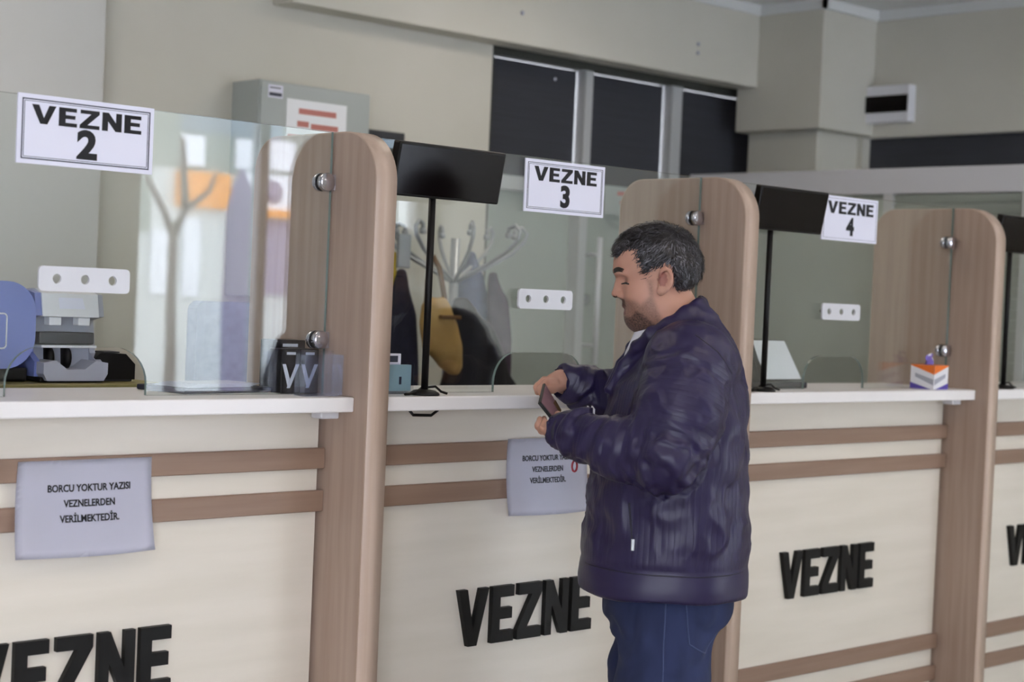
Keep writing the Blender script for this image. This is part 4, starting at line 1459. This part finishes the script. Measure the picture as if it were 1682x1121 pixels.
def on_side(bvh, pts, rad, n=8, off=.0004):
    """seam tube laid on the near side of a garment: pts are (X, Z)"""
    res = []
    for (a, b), (c, d) in zip(pts, pts[1:]):
        for i in range(n):
            t_ = i / n
            hit = bvh.ray_cast(Vector((a + (c - a) * t_, .7, b + (d - b) * t_)), Vector((0, -1, 0)))
            if hit[0]:
                res.append(hit[0] + Vector((0, off, 0)))
    return MB().tube(res, rad, 6) if len(res) > 1 else None


s_ = on_side(jb, [(.100, 1.02), (.092, .95), (.088, .915)], .0022)
if s_:
    o = s_.build('pocket_seam', M['jacket_trim'], jk)
    hit = jb.ray_cast(Vector((.089, .7, .93)), Vector((0, -1, 0)))
    hp = hit[0]
    MB().box(hp.x - .004, hp.x + .004, hp.y - .002, hp.y + .003, hp.z - .014, hp.z + .012, .0015).build('zip_pull', M['steel'], o)
for nm, pts in (('hem_seam', [(.185, .868), (.06, .866), (-.08, .866), (-.17, .868)]), ('yoke_seam', [(-.02, 1.395), (-.07, 1.36), (-.11, 1.31)])):
    s_ = on_side(jb, pts, .0014, 14, -.0002)
    if s_:
        s_.build(nm, M['jacket_trim'], jk)
# cuff rims
for p, d, nm in (((.250, .140, 1.168), (.8, -.6, .08), 'cuff'), ((.232, -.212, 1.258), (.9, .42, .1), 'cuff')):
    d = Vector(d).normalized()
    a = d.cross(Vector((0, 0, 1))).normalized()
    b = d.cross(a)
    ring = [Vector(p) + (a * math.cos(i * PI / 12) + b * math.sin(i * PI / 12)) * .0375 for i in range(25)]
    MB().tube(ring, .0055, 8, cap=False).build('cuff', M['jacket_trim'], jk)

# ---- jeans
P = Field((-.2, -.24, .055), (.2, .24, .90), .0065)
P.tower([(.70, .118, -.120, .160, 0), (.75, .134, -.145, .168, 0), (.80, .140, -.150, .172, 0), (.88, .140, -.14, .165, 0)], .03, 2.3)
for s in (-1, 1):
    P.chain([(-.012, s * .085, .80), (.004, s * .102, .60), (.012, s * .106, .46), (-.014, s * .105, .12), (-.016, s * .105, .085)], [.100, .104, .090, .080, .078], .02)
P.ell((-.072, .080, .80), (.075, .075, .085), .04)
P.ell((-.072, -.080, .80), (.075, .075, .085), .04)
P.put(lambda X, Y, Z: Z - .075 + 0 * X + 0 * Y, (-.2, -.24, .05), (.2, .24, .075), .004, sub=True)
V, Q = P.mesh()
V = relax(V, Q, 2)
N = normals(V, Q)
n1 = vnoise(V, (9, 9, 7), 4, 2)
cr = np.sin(V[:, 2] * 60 + V[:, 0] * 50 + 5 * n1) * .0035 * (.3 + np.exp(-((V[:, 2] - .70) / .07) ** 2) + np.exp(-((V[:, 2] - .45) / .06) ** 2) + np.exp(-((V[:, 2] - .13) / .06) ** 2))
V = V + N * (.005 * n1 + cr)[:, None]
jn = np_mesh('jeans', V, Q, M['denim'], MAN)
pb = BVHTree.FromPolygons([tuple(v) for v in V], [tuple(q) for q in Q])
s_ = on_side(pb, [(.01, .84), (.012, .60), (.01, .45), (-.012, .12)], .0017, 12)
if s_:
    s_.build('side_seam', M['stitch'], jn)
s_ = on_side(pb, [(-.035, .80), (-.045, .715), (-.085, .690), (-.118, .735)], .0015, 8)
if s_:
    s_.build('back_pocket', M['stitch'], jn)

# ---- shoes
for s in (-1, 1):
    K = Field((-.14, s * .105 - .08, 0), (.22, s * .105 + .08, .16), .005)
    K.chain([(-.05, s * .104, .055), (.05, s * .107, .05), (.13, s * .112, .038)], [.050, .048, .042], .02)
    K.cone((-.03, s * .104, .06), (-.03, s * .104, .12), .05, .05, .02)
    K.put(lambda X, Y, Z: Z - .004 + 0 * X + 0 * Y, (-.2, -.3, -.02), (.3, .3, .004), .004, sub=True)
    V, Q = K.mesh()
    V = relax(V, Q, 2)
    sh = np_mesh('shoe', V, Q, M['shoe'], MAN)
    MB().prism([(-.10, s * .105 - .036), (.03, s * .107 - .042), (.15, s * .112 - .034), (.172, s * .112), (.15, s * .112 + .034), (.03, s * .107 + .042), (-.10, s * .105 + .036)],
               lambda u, v, w: Vector((u, v, .001 + w)), .014).build('sole', M['black'], sh)

# ---- what he holds: rose-lined dark wallet case, red key ring, dark booklet
def man_pt(p):
    a = 2.38803
    return Vector((.6 + p[0] * math.cos(a) - p[1] * math.sin(a), -.52 + p[0] * math.sin(a) + p[1] * math.cos(a), p[2]))


t = thing('phone_case', 'open dark phone case with a rose inside, held between the hands of the man', 'phone case', man_pt((.28, .0, 1.22)))
A_, B_ = Vector((.296, -.105, 1.256)), Vector((.254, -.105, 1.190))
C_, D_ = Vector((.270, .075, 1.178)), Vector((.308, .075, 1.222))
inv = lambda p: man_pt(p) - man_pt((.28, .0, 1.22))
nrm = (B_ - A_).cross(D_ - A_).normalized()
if nrm.x > 0:
    nrm = -nrm


def slab(name, q, th, m, parent, shift=0.0, shrink=0.0):
    c = sum(q, Vector()) / 4
    q = [p + (c - p) * shrink + nrm * shift for p in q]
    b = MB()
    lo_ = [b.bm.verts.new(inv(p)) for p in q]
    hi_ = [b.bm.verts.new(inv(p + nrm * th)) for p in q]
    b.bm.faces.new(lo_)
    b.bm.faces.new(hi_[::-1])
    for i in range(4):
        b.bm.faces.new((lo_[i], hi_[i], hi_[(i + 1) % 4], lo_[(i + 1) % 4]))
    bmesh.ops.recalc_face_normals(b.bm, faces=b.bm.faces)
    bmesh.ops.bevel(b.bm, geom=b.bm.edges[:], offset=.0012, segments=1, affect='EDGES')
    return b.build(name, m, parent)


q = [A_, B_, C_, D_]
slab('cover', q, .007, M['black'], t)
slab('lining', q, .0012, M['rose'], t, .0072, .09)
slab('card', [A_ + (B_ - A_) * .55, B_, B_ + (C_ - B_) * .35, A_ + (B_ - A_) * .55 + (C_ - B_) * .35], .001, M['tan_dark'], t, .0086, .2)

t = thing('key_ring', 'red key ring cord dangling under the near forearm of the man', 'key ring', man_pt((.222, .155, 1.10)))
ring = []
for i in range(19):
    a = 2 * PI * i / 18
    ring.append(inv(Vector((.28, .0, 1.22)) + Vector((.0055 * math.sin(a), 0, -.008 + .012 * math.cos(a)))))
MB().tube(ring, .0022, 8, cap=False).build('loop', M['red'], t)
MB().tube([inv(Vector((.28, 0, 1.225))), inv(Vector((.279, 0, 1.262 - .05 + .02)))], .002, 8).build('cord', M['black'], t)

t = thing('booklet', 'dark booklet with pale page edges tucked against the jacket front', 'booklet', man_pt((.205, .03, 1.19)), 2.38803)
MB().box(-.012, .034, -.05, .06, 0, .012, .002).build('cover', M['chair'], t)
MB().box(-.016, -.0125, -.05, .06, -.004, .026, .001).build('pages', M['paper'], t)
MB().box(-.026, -.0225, -.05, .06, -.004, .026, .001).build('pages', M['paper'], t)
